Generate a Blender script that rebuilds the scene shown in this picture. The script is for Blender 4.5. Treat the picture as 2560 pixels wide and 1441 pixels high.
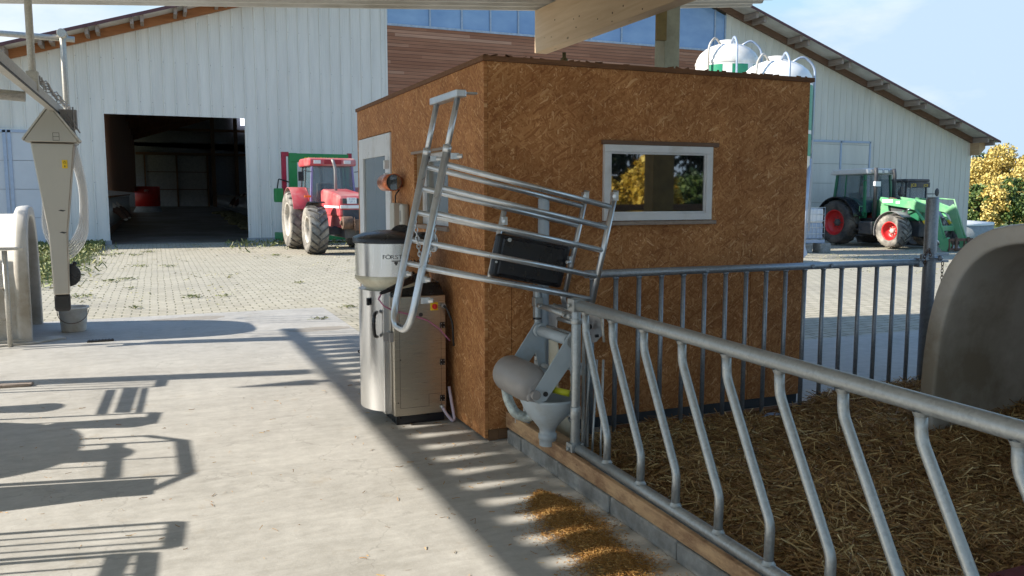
import bpy, bmesh, math, random
import numpy as np
from mathutils import Vector, Matrix, Euler

for _o in list(bpy.data.objects):
    bpy.data.objects.remove(_o)
SC = bpy.context.scene
COL = SC.collection
R = math.radians
rnd = random.Random(7)
NP = np.random.default_rng(11)

# ------------------------------------------------------------------ camera
EYE = Vector((0, 0, 1.6))
FPX, YAW, PITCH = 2087.0, R(23), math.atan((720.5 - 487) / 2087.0)
cam_d = bpy.data.cameras.new("camera")
cam = bpy.data.objects.new("camera", cam_d)
COL.objects.link(cam)
cam.location = EYE
cam.rotation_euler = (R(90) - PITCH, 0, -YAW)
cam_d.sensor_width = 36
cam_d.lens = FPX / 2560 * 36
cam_d.clip_start = 0.05
cam_d.clip_end = 2000
SC.camera = cam

# ------------------------------------------------------------------ light
SUN_EL, SUN_AZ = R(31), R(-12.3)          # azimuth the shadows run to, from +X
w = bpy.data.worlds.new("World")
SC.world = w
w.use_nodes = True
nt = w.node_tree
bg = nt.nodes["Background"]
sky = nt.nodes.new("ShaderNodeTexSky")
sky.sky_type = 'NISHITA'
sky.sun_disc = False
sky.sun_elevation = SUN_EL
sky.sun_rotation = R(-77.7)
sky.altitude = 500
sky.air_density = 1.1
sky.dust_density = 0.25
sky.ozone_density = 1.5
tc = nt.nodes.new("ShaderNodeTexCoord")
mp = nt.nodes.new("ShaderNodeMapping"); mp.inputs['Scale'].default_value = (1.6, 1.6, 4.2)
mp.inputs['Location'].default_value = (0.35, 0.1, 0.2)
nz = nt.nodes.new("ShaderNodeTexNoise"); nz.inputs['Scale'].default_value = 2.6; nz.inputs['Detail'].default_value = 7
nz.inputs['Roughness'].default_value = 0.55
cr = nt.nodes.new("ShaderNodeValToRGB")
cr.color_ramp.elements[0].position = 0.53; cr.color_ramp.elements[0].color = (0, 0, 0, 1)
cr.color_ramp.elements[1].position = 0.74; cr.color_ramp.elements[1].color = (0.6, 0.6, 0.6, 1)
mxc = nt.nodes.new("ShaderNodeMixRGB"); mxc.inputs[2].default_value = (4.2, 4.3, 4.5, 1)
nt.links.new(tc.outputs['Generated'], mp.inputs[0]); nt.links.new(mp.outputs[0], nz.inputs[0])
nt.links.new(nz.outputs[0], cr.inputs[0]); nt.links.new(cr.outputs[0], mxc.inputs[0])
hs = nt.nodes.new('ShaderNodeHueSaturation'); hs.inputs['Saturation'].default_value = 1.15; nt.links.new(sky.outputs[0], hs.inputs['Color']); cap = nt.nodes.new('ShaderNodeMixRGB'); cap.blend_type = 'DARKEN'; cap.inputs[0].default_value = 1; cap.inputs[2].default_value = (2.3, 3.0, 3.75, 1); nt.links.new(hs.outputs[0], cap.inputs[1]); nt.links.new(cap.outputs[0], mxc.inputs[1]); nt.links.new(mxc.outputs[0], bg.inputs[0])
bg.inputs[1].default_value = 0.125
sl = bpy.data.lights.new("sun", 'SUN'); sl.energy = 4.2; sl.angle = R(0.6); sl.color = (1, 0.93, 0.82)
sun = bpy.data.objects.new("sun", sl); COL.objects.link(sun)
sdir = Vector((math.cos(SUN_AZ) * math.cos(SUN_EL), math.sin(SUN_AZ) * math.cos(SUN_EL), -math.sin(SUN_EL)))
sun.rotation_euler = sdir.to_track_quat('-Z', 'Y').to_euler()
sun.location = (-30, 10, 30)
SC.view_settings.view_transform = 'Standard'
SC.view_settings.look = 'None'
SC.view_settings.gamma = 1
SC.view_settings.exposure = 1.12
SC.cycles.max_bounces = 8
SC.cycles.diffuse_bounces = 4
SC.cycles.transparent_max_bounces = 8

# ------------------------------------------------------------------ survey helpers (photo sight line cut with a real plane of the yard)
_fw = Vector((math.sin(YAW) * math.cos(PITCH), math.cos(YAW) * math.cos(PITCH), -math.sin(PITCH)))
_rt = Vector((math.cos(YAW), -math.sin(YAW), 0))
_up = _rt.cross(_fw)
def ray(x, y): return _fw + _rt * ((x - 1280) / FPX) - _up * ((y - 720.5) / FPX)
def ax(x, y, X): d = ray(x, y); return EYE + d * (X / d.x)
def ay(x, y, Y): d = ray(x, y); return EYE + d * (Y / d.y)
def az(x, y, z=0.0): d = ray(x, y); return EYE + d * ((z - EYE.z) / d.z)
def ad(x, y, dep): return EYE + ray(x, y) * dep
def sunward(p, h):                       # the point at height h whose shadow falls on ground point p
    k = h / -sdir.z
    return Vector((p[0], p[1], 0)) - sdir * k

# ------------------------------------------------------------------ mesh builder
class MB:
    def __init__(s): s.v = []; s.f = []; s.s = []
    def add(s, vs, fs, smooth=False):
        b = len(s.v); s.v += [tuple(p) for p in vs]
        for i, f in enumerate(fs):
            s.f.append([b + k for k in f]); s.s.append(smooth[i] if isinstance(smooth, list) else smooth)
        return s
    def box(s, a, b, M=None):
        x0, y0, z0 = a; x1, y1, z1 = b
        vs = [Vector(p) for p in ((x0,y0,z0),(x1,y0,z0),(x1,y1,z0),(x0,y1,z0),(x0,y0,z1),(x1,y0,z1),(x1,y1,z1),(x0,y1,z1))]
        if M is not None: vs = [M @ p for p in vs]
        return s.add(vs, [(0,3,2,1),(4,5,6,7),(0,1,5,4),(1,2,6,5),(2,3,7,6),(3,0,4,7)])
    def cbox(s, c, d, M=None):
        c = Vector(c); d = Vector(d) / 2
        if M is None: return s.box(c - d, c + d)
        return s.box(-d, d, Matrix.Translation(c) @ M.to_4x4())
    def beam(s, p, q, w, h, up=(0, 0, 1)):
        p = Vector(p); q = Vector(q); t = (q - p).normalized(); n = t.cross(Vector(up))
        if n.length < 1e-4: n = t.cross(Vector((1, 0, 0)))
        n.normalize(); u = n.cross(t)
        a = [n * w / 2 + u * h / 2, -n * w / 2 + u * h / 2, -n * w / 2 - u * h / 2, n * w / 2 - u * h / 2]
        return s.add([p + k for k in a] + [q + k for k in a], [(0,1,2,3),(7,6,5,4),(0,4,5,1),(1,5,6,2),(2,6,7,3),(3,7,4,0)])
    def prism(s, poly, d):               # planar polygon (3d points), extruded by vector d
        n = len(poly); P = [Vector(p) for p in poly]; d = Vector(d)
        return s.add(P + [p + d for p in P], [tuple(range(n))[::-1], tuple(range(n, 2 * n))] + [(i, (i + 1) % n, n + (i + 1) % n, n + i) for i in range(n)])
    def tube(s, pts, r, n=10, caps=True, closed=False):
        P = [Vector(p) for p in pts]; m = len(P)
        rr = r if isinstance(r, (list, tuple)) else [r] * m
        T = []
        for i in range(m):
            if closed: t = P[(i + 1) % m] - P[i - 1]
            else: t = P[min(i + 1, m - 1)] - P[max(i - 1, 0)]
            T.append(t.normalized())
        u = T[0].cross(Vector((0, 0, 1)))
        if u.length < 1e-3: u = T[0].cross(Vector((1, 0, 0)))
        u.normalize(); vs = []
        for i in range(m):
            u = (u - T[i] * u.dot(T[i])); u.normalize(); q = T[i].cross(u)
            for k in range(n):
                a = 2 * math.pi * k / n; vs.append(P[i] + (u * math.cos(a) + q * math.sin(a)) * rr[i])
        fs = []; sm = []
        for i in range(m if closed else m - 1):
            j = (i + 1) % m
            for k in range(n):
                l = (k + 1) % n; fs.append((i*n+k, i*n+l, j*n+l, j*n+k)); sm.append(True)
        if caps and not closed:
            fs += [tuple(range(n))[::-1], tuple(range((m-1)*n, m*n))]; sm += [False, False]
        return s.add(vs, fs, sm)
    def cyl(s, p, q, r, n=14, r2=None): return s.tube([p, q], [r, r if r2 is None else r2], n)
    def lathe(s, prof, c, axis='Z', n=28, smooth=True, caps=True, a0=0, a1=2*math.pi):
        full = abs(a1 - a0 - 2 * math.pi) < 1e-6; m = n if full else n + 1
        c = Vector(c); vs = []
        for r, h in prof:
            for k in range(m):
                a = a0 + (a1 - a0) * k / n
                x, y = r * math.cos(a), r * math.sin(a)
                vs.append(c + (Vector((x, y, h)) if axis == 'Z' else Vector((x, h, y)) if axis == 'Y' else Vector((h, x, y))))
        fs = []; sm = []
        for i in range(len(prof) - 1):
            for k in range(n):
                l = (k + 1) % m; fs.append((i*m+k, i*m+l, (i+1)*m+l, (i+1)*m+k)); sm.append(smooth)
        if caps and full:
            if prof[0][0] > 1e-4: fs.append(tuple(range(n))[::-1]); sm.append(False)
            if prof[-1][0] > 1e-4: fs.append(tuple(range((len(prof)-1)*m, len(prof)*m))); sm.append(False)
        return s.add(vs, fs, sm)
    def sphere(s, c, r, n=14, k=8, sc=(1, 1, 1)):
        c = Vector(c); vs = []; fs = []
        for i in range(k + 1):
            t = math.pi * i / k
            for j in range(n):
                a = 2 * math.pi * j / n
                vs.append(c + Vector((r*sc[0]*math.sin(t)*math.cos(a), r*sc[1]*math.sin(t)*math.sin(a), r*sc[2]*math.cos(t))))
        for i in range(k):
            for j in range(n):
                l = (j + 1) % n; fs.append((i*n+j, (i+1)*n+j, (i+1)*n+l, i*n+l))
        return s.add(vs, fs, True)
    def bolt(s, c, axis, r=0.012, h=0.012):
        c = Vector(c); a = Vector(axis).normalized(); return s.tube([c, c + a * h], r, 6)
    def xf(s, M, i0=0):
        for i in range(i0, len(s.v)): s.v[i] = tuple(M @ Vector(s.v[i]))
        return s
    def build(s, name, m, parent=None, bevel=0, local=False):
        me = bpy.data.meshes.new(name)
        off = Vector((0, 0, 0))
        if parent is not None and not local:
            r = parent
            while r.parent: r = r.parent
            off = r.location
        me.from_pydata([(p[0]-off[0], p[1]-off[1], p[2]-off[2]) for p in s.v], [], s.f)
        me.polygons.foreach_set('use_smooth', s.s)
        me.materials.append(m)
        me.update()
        o = bpy.data.objects.new(name, me); COL.objects.link(o)
        if parent is not None: o.parent = parent
        if bevel:
            b = o.modifiers.new("bevel", 'BEVEL'); b.width = bevel; b.segments = 2; b.limit_method = 'ANGLE'; b.angle_limit = R(50)
        return o

def bend(pts, rad=0.05, k=5):            # round the corners of a polyline
    P = [Vector(p) for p in pts]; out = [P[0]]
    for i in range(1, len(P) - 1):
        a, b, c = P[i-1], P[i], P[i+1]
        d = min(rad, (a-b).length * .45, (c-b).length * .45)
        s0 = b + (a - b).normalized() * d; s1 = b + (c - b).normalized() * d
        for j in range(k + 1):
            t = j / k; out.append(s0 * (1-t)**2 + b * 2*t*(1-t) + s1 * t*t)
    return out + [P[-1]]

def tag(o, label=None, cat=None, group=None, kind=None):
    if label: o['label'] = label
    if cat: o['category'] = cat
    if group: o['group'] = group
    if kind: o['kind'] = kind
    return o
def thing(name, loc, label, cat, group=None, rz=0):
    o = bpy.data.objects.new(name, None); COL.objects.link(o); o.location = loc; o.rotation_euler = (0, 0, rz)
    o.empty_display_size = 0.2
    return tag(o, label, cat, group)
def copy_tree(o, parent=None):
    c = o.copy(); COL.objects.link(c); c.parent = parent
    for ch in list(o.children): copy_tree(ch, c)
    return c

# ------------------------------------------------------------------ materials
def newmat(name):
    m = bpy.data.materials.new(name); m.use_nodes = True
    return m, m.node_tree, m.node_tree.nodes["Principled BSDF"]
def N(t, kind, **k):
    n = t.nodes.new(kind)
    for a, b in k.items(): setattr(n, a, b)
    return n
def ramp(t, fac, stops):
    n = N(t, "ShaderNodeValToRGB"); e = n.color_ramp.elements
    while len(e) < len(stops): e.new(0.5)
    for i, (p, c) in enumerate(stops):
        e[i].position = p; e[i].color = (*c, 1) if len(c) == 3 else c
    t.links.new(fac, n.inputs[0]); return n.outputs[0]
def coords(t, scale=(1, 1, 1), rot=(0, 0, 0), world=False, loc=(0, 0, 0)):
    if world: src = N(t, "ShaderNodeNewGeometry").outputs['Position']
    else: src = N(t, "ShaderNodeTexCoord").outputs['Object']
    mpn = N(t, "ShaderNodeMapping"); mpn.inputs['Scale'].default_value = scale; mpn.inputs['Rotation'].default_value = rot
    mpn.inputs['Location'].default_value = loc
    t.links.new(src, mpn.inputs[0]); return mpn.outputs[0]
def noise(t, vec, scale, detail=4, rough=0.55, dist=0):
    n = N(t, "ShaderNodeTexNoise"); n.inputs['Scale'].default_value = scale; n.inputs['Detail'].default_value = detail
    n.inputs['Roughness'].default_value = rough; n.inputs['Distortion'].default_value = dist
    t.links.new(vec, n.inputs['Vector']); return n.outputs['Fac']
def mix(t, fac, a, b, mode='MIX'):
    n = N(t, "ShaderNodeMixRGB", blend_type=mode)
    for i, v in ((0, fac), (1, a), (2, b)):
        if isinstance(v, (int, float)): n.inputs[i].default_value = v
        elif isinstance(v, tuple): n.inputs[i].default_value = (*v[:3], 1)
        else: t.links.new(v, n.inputs[i])
    return n.outputs[0]
def mth(t, op, a, b=0.0):
    n = N(t, "ShaderNodeMath", operation=op)
    for i, v in ((0, a), (1, b)):
        if isinstance(v, (int, float)): n.inputs[i].default_value = v
        else: t.links.new(v, n.inputs[i])
    return n.outputs[0]
def bump(t, b, h, strength=0.3, dist=0.01):
    n = N(t, "ShaderNodeBump"); n.inputs['Strength'].default_value = strength; n.inputs['Distance'].default_value = dist
    t.links.new(h, n.inputs['Height']); t.links.new(n.outputs[0], b.inputs['Normal'])
def sc3(c, k): return tuple(min(1, x * k) for x in c)

def plain(name, col, rough=0.5, metal=0.0, var=0.18, scale=8, spec=None, bmp=0.0, dirt=None, dirt_amt=0.4, trans=0.0):
    m, t, b = newmat(name)
    v = coords(t)
    f = noise(t, v, scale, 5)
    c = ramp(t, f, [(0.3, sc3(col, 1 - var)), (0.7, sc3(col, 1 + var))])
    if dirt:
        g = ramp(t, noise(t, v, scale * .37, 7, 0.65), [(0.5 - dirt_amt * .3, (0, 0, 0)), (0.72 - dirt_amt * .3, (1, 1, 1))])
        c = mix(t, g, c, dirt)
    t.links.new(c, b.inputs['Base Color'])
    b.inputs['Metallic'].default_value = metal
    rr = ramp(t, noise(t, v, scale * 2.3, 3), [(0.3, (max(.02, rough - .08),) * 3), (0.7, (min(1, rough + .1),) * 3)])
    t.links.new(rr, b.inputs['Roughness'])
    if spec is not None: b.inputs['Specular IOR Level'].default_value = spec
    if bmp: bump(t, b, noise(t, v, scale * 6, 4), bmp, 0.004)
    if trans:
        b.inputs['Subsurface Weight'].default_value = trans; b.inputs['Subsurface Radius'].default_value = (.06, .05, .04)
    return m

def osb_mat(name, plane, base=1.0):
    m, t, b = newmat(name)
    src = N(t, "ShaderNodeNewGeometry").outputs['Position']
    sep = N(t, "ShaderNodeSeparateXYZ"); t.links.new(src, sep.inputs[0])
    cmb = N(t, "ShaderNodeCombineXYZ")
    t.links.new(sep.outputs[plane[0]], cmb.inputs[0]); t.links.new(sep.outputs[plane[1]], cmb.inputs[1])
    P = cmb.outputs[0]
    best = None; hh = None
    for i, (ang, sx, sy) in enumerate([(12, 26, 105), (68, 22, 120), (124, 28, 110), (160, 20, 95), (95, 24, 115), (38, 30, 125), (145, 18, 90)]):
        mpn = N(t, "ShaderNodeMapping"); mpn.inputs['Rotation'].default_value = (0, 0, R(ang)); mpn.inputs['Location'].default_value = (i * 3.7, i * 1.3, 0)
        t.links.new(P, mpn.inputs[0])
        wv = N(t, "ShaderNodeTexNoise"); wv.inputs['Scale'].default_value = 9; wv.inputs['Detail'].default_value = 3; t.links.new(mpn.outputs[0], wv.inputs['Vector'])
        mp2 = N(t, "ShaderNodeMapping"); mp2.inputs['Scale'].default_value = (sx, sy, 1); t.links.new(mpn.outputs[0], mp2.inputs[0])
        ad_ = N(t, "ShaderNodeVectorMath", operation='ADD'); t.links.new(mp2.outputs[0], ad_.inputs[0]); 
        ws = N(t, "ShaderNodeVectorMath", operation='SCALE'); ws.inputs['Scale'].default_value = 4.5; t.links.new(wv.outputs['Color'], ws.inputs[0]); t.links.new(ws.outputs[0], ad_.inputs[1])
        vo = N(t, "ShaderNodeTexVoronoi"); vo.voronoi_dimensions = '2D'; vo.inputs['Scale'].default_value = 1; t.links.new(ad_.outputs[0], vo.inputs['Vector'])
        sp = N(t, "ShaderNodeSeparateColor"); t.links.new(vo.outputs['Color'], sp.inputs[0])
        on = mth(t, 'GREATER_THAN', sp.outputs[1], (0.4, .4, .5, .6, .66, .72, .76)[i])          # this strand lies on top here
        if best is None: best = sp.outputs[0]; hh = vo.outputs['Distance']
        else:
            best = mix(t, on, best, sp.outputs[0]); hh = mix(t, on, hh, vo.outputs['Distance'])
    fine = noise(t, P, 60, 4)
    c = ramp(t, best, [(0.0, sc3((.24, .097, .036), base)), (0.3, sc3((.32, .140, .052), base)), (0.65, sc3((.38, .180, .070), base)), (0.93, sc3((.45, .235, .10), base)), (1.0, sc3((.55, .34, .18), base))])
    c = mix(t, mth(t, 'MULTIPLY', fine, 0.28), c, (.16, .065, .02))
    big = ramp(t, noise(t, P, 3.2, 6, .65), [(0.3, (.74, .68, .62)), (0.7, (1.16, 1.16, 1.14))])
    c = mix(t, 1.0, c, big, 'MULTIPLY')
    blot = ramp(t, noise(t, P, 14, 4, .7), [(0.66, (0, 0, 0)), (0.74, (1, 1, 1))])
    c = mix(t, mth(t, 'MULTIPLY', blot, 0.35), c, (.05, .025, .012))
    t.links.new(c, b.inputs['Base Color']); b.inputs['Roughness'].default_value = 0.72
    b.inputs['Specular IOR Level'].default_value = 0.25
    bump(t, b, hh, 0.18, 0.002)
    return m

def wood_mat(name, a, bcol, axis=0, scale=1.0, rough=0.75, knots=True):
    m, t, b = newmat(name)
    s = [9 * scale] * 3; s[axis] = 0.8 * scale
    v = coords(t, tuple(s))
    f = noise(t, v, 2.2, 7, 0.6, 0.6)
    c = ramp(t, f, [(0.25, a), (0.75, bcol)])
    if knots:
        v2 = coords(t, tuple(3.2 * scale if i != axis else 1.5 * scale for i in range(3)))
        vo = N(t, "ShaderNodeTexVoronoi"); vo.inputs['Scale'].default_value = 2.0; t.links.new(v2, vo.inputs['Vector'])
        k = ramp(t, vo.outputs['Distance'], [(0.03, (1, 1, 1)), (0.085, (0, 0, 0))])
        c = mix(t, k, c, sc3(a, 0.35))
    t.links.new(c, b.inputs['Base Color']); b.inputs['Roughness'].default_value = rough
    bump(t, b, f, 0.25, 0.004)
    return m

def galv_mat(name, col=(.52, .55, .58), metal=0.75, rough=0.42, speck=.5):
    m, t, b = newmat(name)
    v = coords(t)
    vo = N(t, "ShaderNodeTexVoronoi"); vo.inputs['Scale'].default_value = 90; t.links.new(v, vo.inputs['Vector'])
    sp = N(t, "ShaderNodeSeparateColor"); t.links.new(vo.outputs['Color'], sp.inputs[0])
    f = mix(t, speck, noise(t, v, 14, 6, .6), sp.outputs[0])
    c = ramp(t, f, [(0.25, sc3(col, .86)), (0.5, col), (0.78, sc3(col, 1.13))])
    st = ramp(t, noise(t, coords(t, (30, 30, 3)), 1.0, 5), [(0.62, (0, 0, 0)), (0.75, (1, 1, 1))])
    c = mix(t, mth(t, 'MULTIPLY', st, .14), c, (.3, .27, .22))
    t.links.new(c, b.inputs['Base Color']); b.inputs['Metallic'].default_value = metal
    rr = ramp(t, f, [(0.2, (rough - .05,) * 3), (0.8, (rough + .07,) * 3)]); t.links.new(rr, b.inputs['Roughness'])
    bump(t, b, noise(t, v, 30, 3), 0.02, 0.001)
    return m

M = {}
M['galv'] = galv_mat("galvanised_steel", (.37, .395, .40), .6, .38, .4)
M['galv_bright'] = galv_mat("new_galvanised_steel", (.62, .65, .68), 0.85, 0.30, .12)
M['galv_warm'] = galv_mat("weathered_galvanised", (.5, .48, .43), 0.55, 0.5)
M['osb_left'] = osb_mat("strand_board_left", ('Y', 'Z'), 1.34)
M['osb_front'] = osb_mat("strand_board_front", ('X', 'Z'), 1.34)
M['osb_edge'] = wood_mat("board_edge", (.10, .045, .02), (.22, .10, .045), 0, 2, 0.85, False)
M['brown_wood'] = wood_mat("brown_plank", (.10, .055, .035), (.2, .12, .08), 0, 1.5)
M['glulam'] = wood_mat("planed_spruce", (.60, .42, .26), (.74, .56, .38), 1, 0.8)
M['timber'] = wood_mat("worn_timber", (.36, .22, .12), (.60, .42, .25), 1, 1.2)
M['kerb_timber'] = wood_mat("stained_kerb_timber", (.38, .22, .11), (.60, .40, .22), 1, 1.4)
_t = M['kerb_timber'].node_tree; _b = _t.nodes["Principled BSDF"]; _l = _b.inputs['Base Color'].links[0].from_socket
_f = ramp(_t, noise(_t, coords(_t, (1, 1, 2.5), world=True), 3.2, 8, .72), [(.46, (0, 0, 0)), (.62, (.85, .85, .85))])
_t.links.new(mix(_t, _f, _l, (.20, .10, .05)), _b.inputs['Base Color'])
M['timber_dark'] = wood_mat("dark_timber", (.12, .06, .03), (.24, .13, .06), 0, 1.2)
M['verge'] = wood_mat("orange_verge_timber", (.26, .10, .035), (.42, .18, .07), 0, .6)
M['grey_wood'] = wood_mat("weathered_grey_wood", (.22, .17, .14), (.38, .31, .26), 1, 1)
M['white_plastic'] = plain("white_plastic", (.70, .72, .75), 0.35, var=.04, dirt=(.55, .54, .52), dirt_amt=.0)
M['post_paint'] = plain("pale_yellow_paint", (.55, .54, .40), 0.55, var=.08, scale=4, dirt=(.3, .28, .2), dirt_amt=.05)
M['mustard'] = plain("mustard_board", (.30, .21, .07), 0.6, var=.2)
M['white_sheet'] = plain("white_roof_sheet", (.66, .66, .63), 0.5, var=.05, scale=2, dirt=(.45, .43, .38), dirt_amt=.2)
M['dark_edge'] = plain("dark_red_flashing", (.10, .035, .04), 0.5)
M['black_plastic'] = plain("black_plastic", (.010, .011, .015), 0.30, var=.15, scale=5)
M['black_rubber'] = plain("black_rubber", (.02, .02, .021), 0.6, var=.3)
M['grey_plastic'] = plain("grey_plastic", (.26, .25, .245), 0.4, var=.06, scale=5)
M['pvc_grey'] = plain("blue_grey_pipe", (.42, .50, .58), 0.38, var=.05)
M['feeder_paint'] = plain("pale_grey_paint", (.40, .46, .50), 0.4, var=.08, scale=6, dirt=(.3, .28, .24), dirt_amt=.1)
M['cream_plastic'] = plain("cream_plastic", (.66, .64, .52), 0.45, var=.08, dirt=(.4, .34, .22), dirt_amt=.2)
M['hose_wrap'] = plain("silver_green_wrap", (.48, .53, .50), 0.3, metal=.2, var=.2, scale=25, bmp=.4)
M['yellow'] = plain("bright_yellow", (.62, .62, .03), 0.4, var=.05)
M['red'] = plain("red_plastic", (.55, .02, .015), 0.35, var=.08)
M['yellow_plate'] = plain("yellow_plate", (.75, .52, .02), 0.4, var=.05)
M['copper'] = plain("copper", (.60, .20, .10), 0.32, metal=.8, var=.2, scale=10)
M['beige_box'] = plain("beige_enamel", (.48, .47, .42), 0.4, var=.04)
M['hutch'] = plain("grey_fibreglass", (.57, .545, .50), 0.42, var=.05, scale=3, bmp=.03, dirt=(.30, .26, .2), dirt_amt=.25)
M['block'] = plain("concrete_block", (.30, .30, .285), 0.9, var=.22, scale=14, bmp=.5, dirt=(.17, .165, .15), dirt_amt=.3)
M['plinth'] = plain("plinth_concrete", (.34, .35, .35), 0.9, var=.15, scale=6, bmp=.3)
M['plinth_dark'] = plain("dark_plinth", (.06, .07, .085), 0.8, var=.2)
M['pink_hose'] = plain("pink_hose", (.42, .16, .28), 0.4, var=.1)
M['milky_hose'] = plain("milky_hose", (.60, .50, .58), 0.35, var=.1)
M['bucket'] = plain("dirty_white_bucket", (.74, .72, .67), 0.5, var=.06, scale=6, dirt=(.45, .38, .28), dirt_amt=.1)
M['letters'] = plain("dark_lettering", (.03, .03, .035), 0.5)
M['rust'] = plain("rusty_iron", (.16, .10, .07), 0.75, metal=.3, var=.35, scale=12, bmp=.4)
M['silo'] = plain("white_fibreglass_silo", (.78, .78, .77), 0.35, var=.04, scale=2, dirt=(.55, .52, .47), dirt_amt=.05)
M['silo_green'] = plain("green_decal", (.02, .26, .14), 0.4, var=.05)
M['white_decal'] = plain("white_decal", (.8, .8, .8), 0.4, var=.03)
M['glass_dark'], _t, _b = newmat("window_glass")
_b.inputs['Base Color'].default_value = (.012, .012, .013, 1); _b.inputs['Roughness'].default_value = 0.02; _b.inputs['IOR'].default_value = 3.0
M['glass_grey'], _t, _b = newmat("greenish_glass")
_b.inputs['Base Color'].default_value = (.14, .17, .175, 1); _b.inputs['Roughness'].default_value = 0.08; _b.inputs['IOR'].default_value = 1.9
M['cab_glass'], _t, _b = newmat("cab_glass")
_b.inputs['Base Color'].default_value = (.10, .17, .20, 1); _b.inputs['Roughness'].default_value = 0.03  # bluish base tint stands in for sky mirrored in the panes
_b.inputs['Transmission Weight'].default_value = 0.0; _b.inputs['IOR'].default_value = 1.8; _b.inputs['Alpha'].default_value = 0.36
M['glass_sky_painted'], _t, _b = newmat("glazing_painted_sky_blue")
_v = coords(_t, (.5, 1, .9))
_c = ramp(_t, noise(_t, _v, 1.2, 4), [(0.3, (.14, .27, .50)), (0.7, (.25, .40, .62))])  # blue of the sky painted into the opaque base colour
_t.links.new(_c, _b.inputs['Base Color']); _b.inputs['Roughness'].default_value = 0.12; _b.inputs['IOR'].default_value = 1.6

# brushed steel
def steel_mat(name, col, rough, sx):
    m, t, b = newmat(name)
    f = noise(t, coords(t, sx), 1.0, 5, .7)
    c = ramp(t, f, [(0.25, sc3(col, .97)), (0.75, sc3(col, 1.02))])
    t.links.new(c, b.inputs['Base Color']); b.inputs['Metallic'].default_value = 1
    rr = ramp(t, f, [(0.2, (rough - .02,) * 3), (0.8, (rough + .05,) * 3)]); t.links.new(rr, b.inputs['Roughness'])
    bump(t, b, f, 0.025, 0.001); return m
M['steel'] = steel_mat("brushed_stainless", (.52, .475, .40), 0.27, (6, 6, 400))
M['steel_round'] = steel_mat("polished_stainless", (.66, .66, .66), 0.24, (300, 300, 4))
M['steel_warm'] = steel_mat("dull_stainless", (.42, .395, .35), 0.36, (20, 20, 2))
# ================================================================== GROUND
def gh(x, y):
    t = min(1, max(0, (x - 9) / 14.0)); t = t * t * (3 - 2 * t)
    u = min(1, max(0, (x - 37.5) / 8.0)); u = u * u * (3 - 2 * u)
    return -0.5 * t - .62 * u
def grid_sheet(xs, ys, dz, m, name, hf=gh, kind='structure'):
    g = MB(); nx, ny = len(xs), len(ys)
    vs = [(x, y, hf(x, y) + dz) for y in ys for x in xs]
    fs = [(j*nx+i, j*nx+i+1, (j+1)*nx+i+1, (j+1)*nx+i) for j in range(ny-1) for i in range(nx-1)]
    g.add(vs, fs, True); o = g.build(name, m); tag(o, kind=kind); return o

def ground_mat():
    m, t, b = newmat("field_grass_and_soil")
    v = coords(t, world=True)
    c = ramp(t, noise(t, v, .35, 8, .65), [(.3, (.05, .085, .02)), (.55, (.085, .13, .03)), (.75, (.14, .12, .06))])
    t.links.new(c, b.inputs['Base Color']); b.inputs['Roughness'].default_value = .95; bump(t, b, noise(t, v, 9, 5), .5, .05)
    return m
def paver_mat():
    m, t, b = newmat("concrete_pavers")
    v = coords(t, world=True)
    nzv = N(t, "ShaderNodeTexNoise"); nzv.inputs['Scale'].default_value = .9; nzv.inputs['Detail'].default_value = 3; t.links.new(v, nzv.inputs['Vector'])
    sc = N(t, "ShaderNodeVectorMath", operation='SCALE'); sc.inputs['Scale'].default_value = .06; t.links.new(nzv.outputs['Color'], sc.inputs[0])
    adv = N(t, "ShaderNodeVectorMath", operation='ADD'); t.links.new(v, adv.inputs[0]); t.links.new(sc.outputs[0], adv.inputs[1])
    br = N(t, "ShaderNodeTexBrick"); t.links.new(adv.outputs[0], br.inputs['Vector'])
    br.inputs['Scale'].default_value = 1; br.inputs['Brick Width'].default_value = .225; br.inputs['Row Height'].default_value = .165
    br.inputs['Mortar Size'].default_value = .011; br.inputs['Mortar Smooth'].default_value = .3; br.inputs['Bias'].default_value = 0
    br.inputs['Color1'].default_value = (.38, .345, .275, 1); br.inputs['Color2'].default_value = (.48, .44, .355, 1); br.inputs['Mortar'].default_value = (.13, .125, .08, 1)
    c = mix(t, ramp(t, noise(t, v, 2.2, 8, .7), [(.35, (.0, .0, .0)), (.7, (.55, .55, .55))]), br.outputs['Color'], (.40, .37, .27))
    c = mix(t, ramp(t, noise(t, v, .5, 7, .6), [(.5, (0, 0, 0)), (.75, (.45, .45, .45))]), c, (.25, .235, .2))
    gr = ramp(t, noise(t, v, 5, 7, .75), [(.62, (0, 0, 0)), (.70, (.6, .6, .6))])
    mort = mth(t, 'MULTIPLY', br.outputs['Fac'], gr)
    c = mix(t, mort, c, (.06, .10, .02))
    t.links.new(c, b.inputs['Base Color']); b.inputs['Roughness'].default_value = .85
    h = mth(t, 'SUBTRACT', noise(t, v, 22, 5), br.outputs['Fac'])
    bump(t, b, h, .55, .012)
    return m
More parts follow.
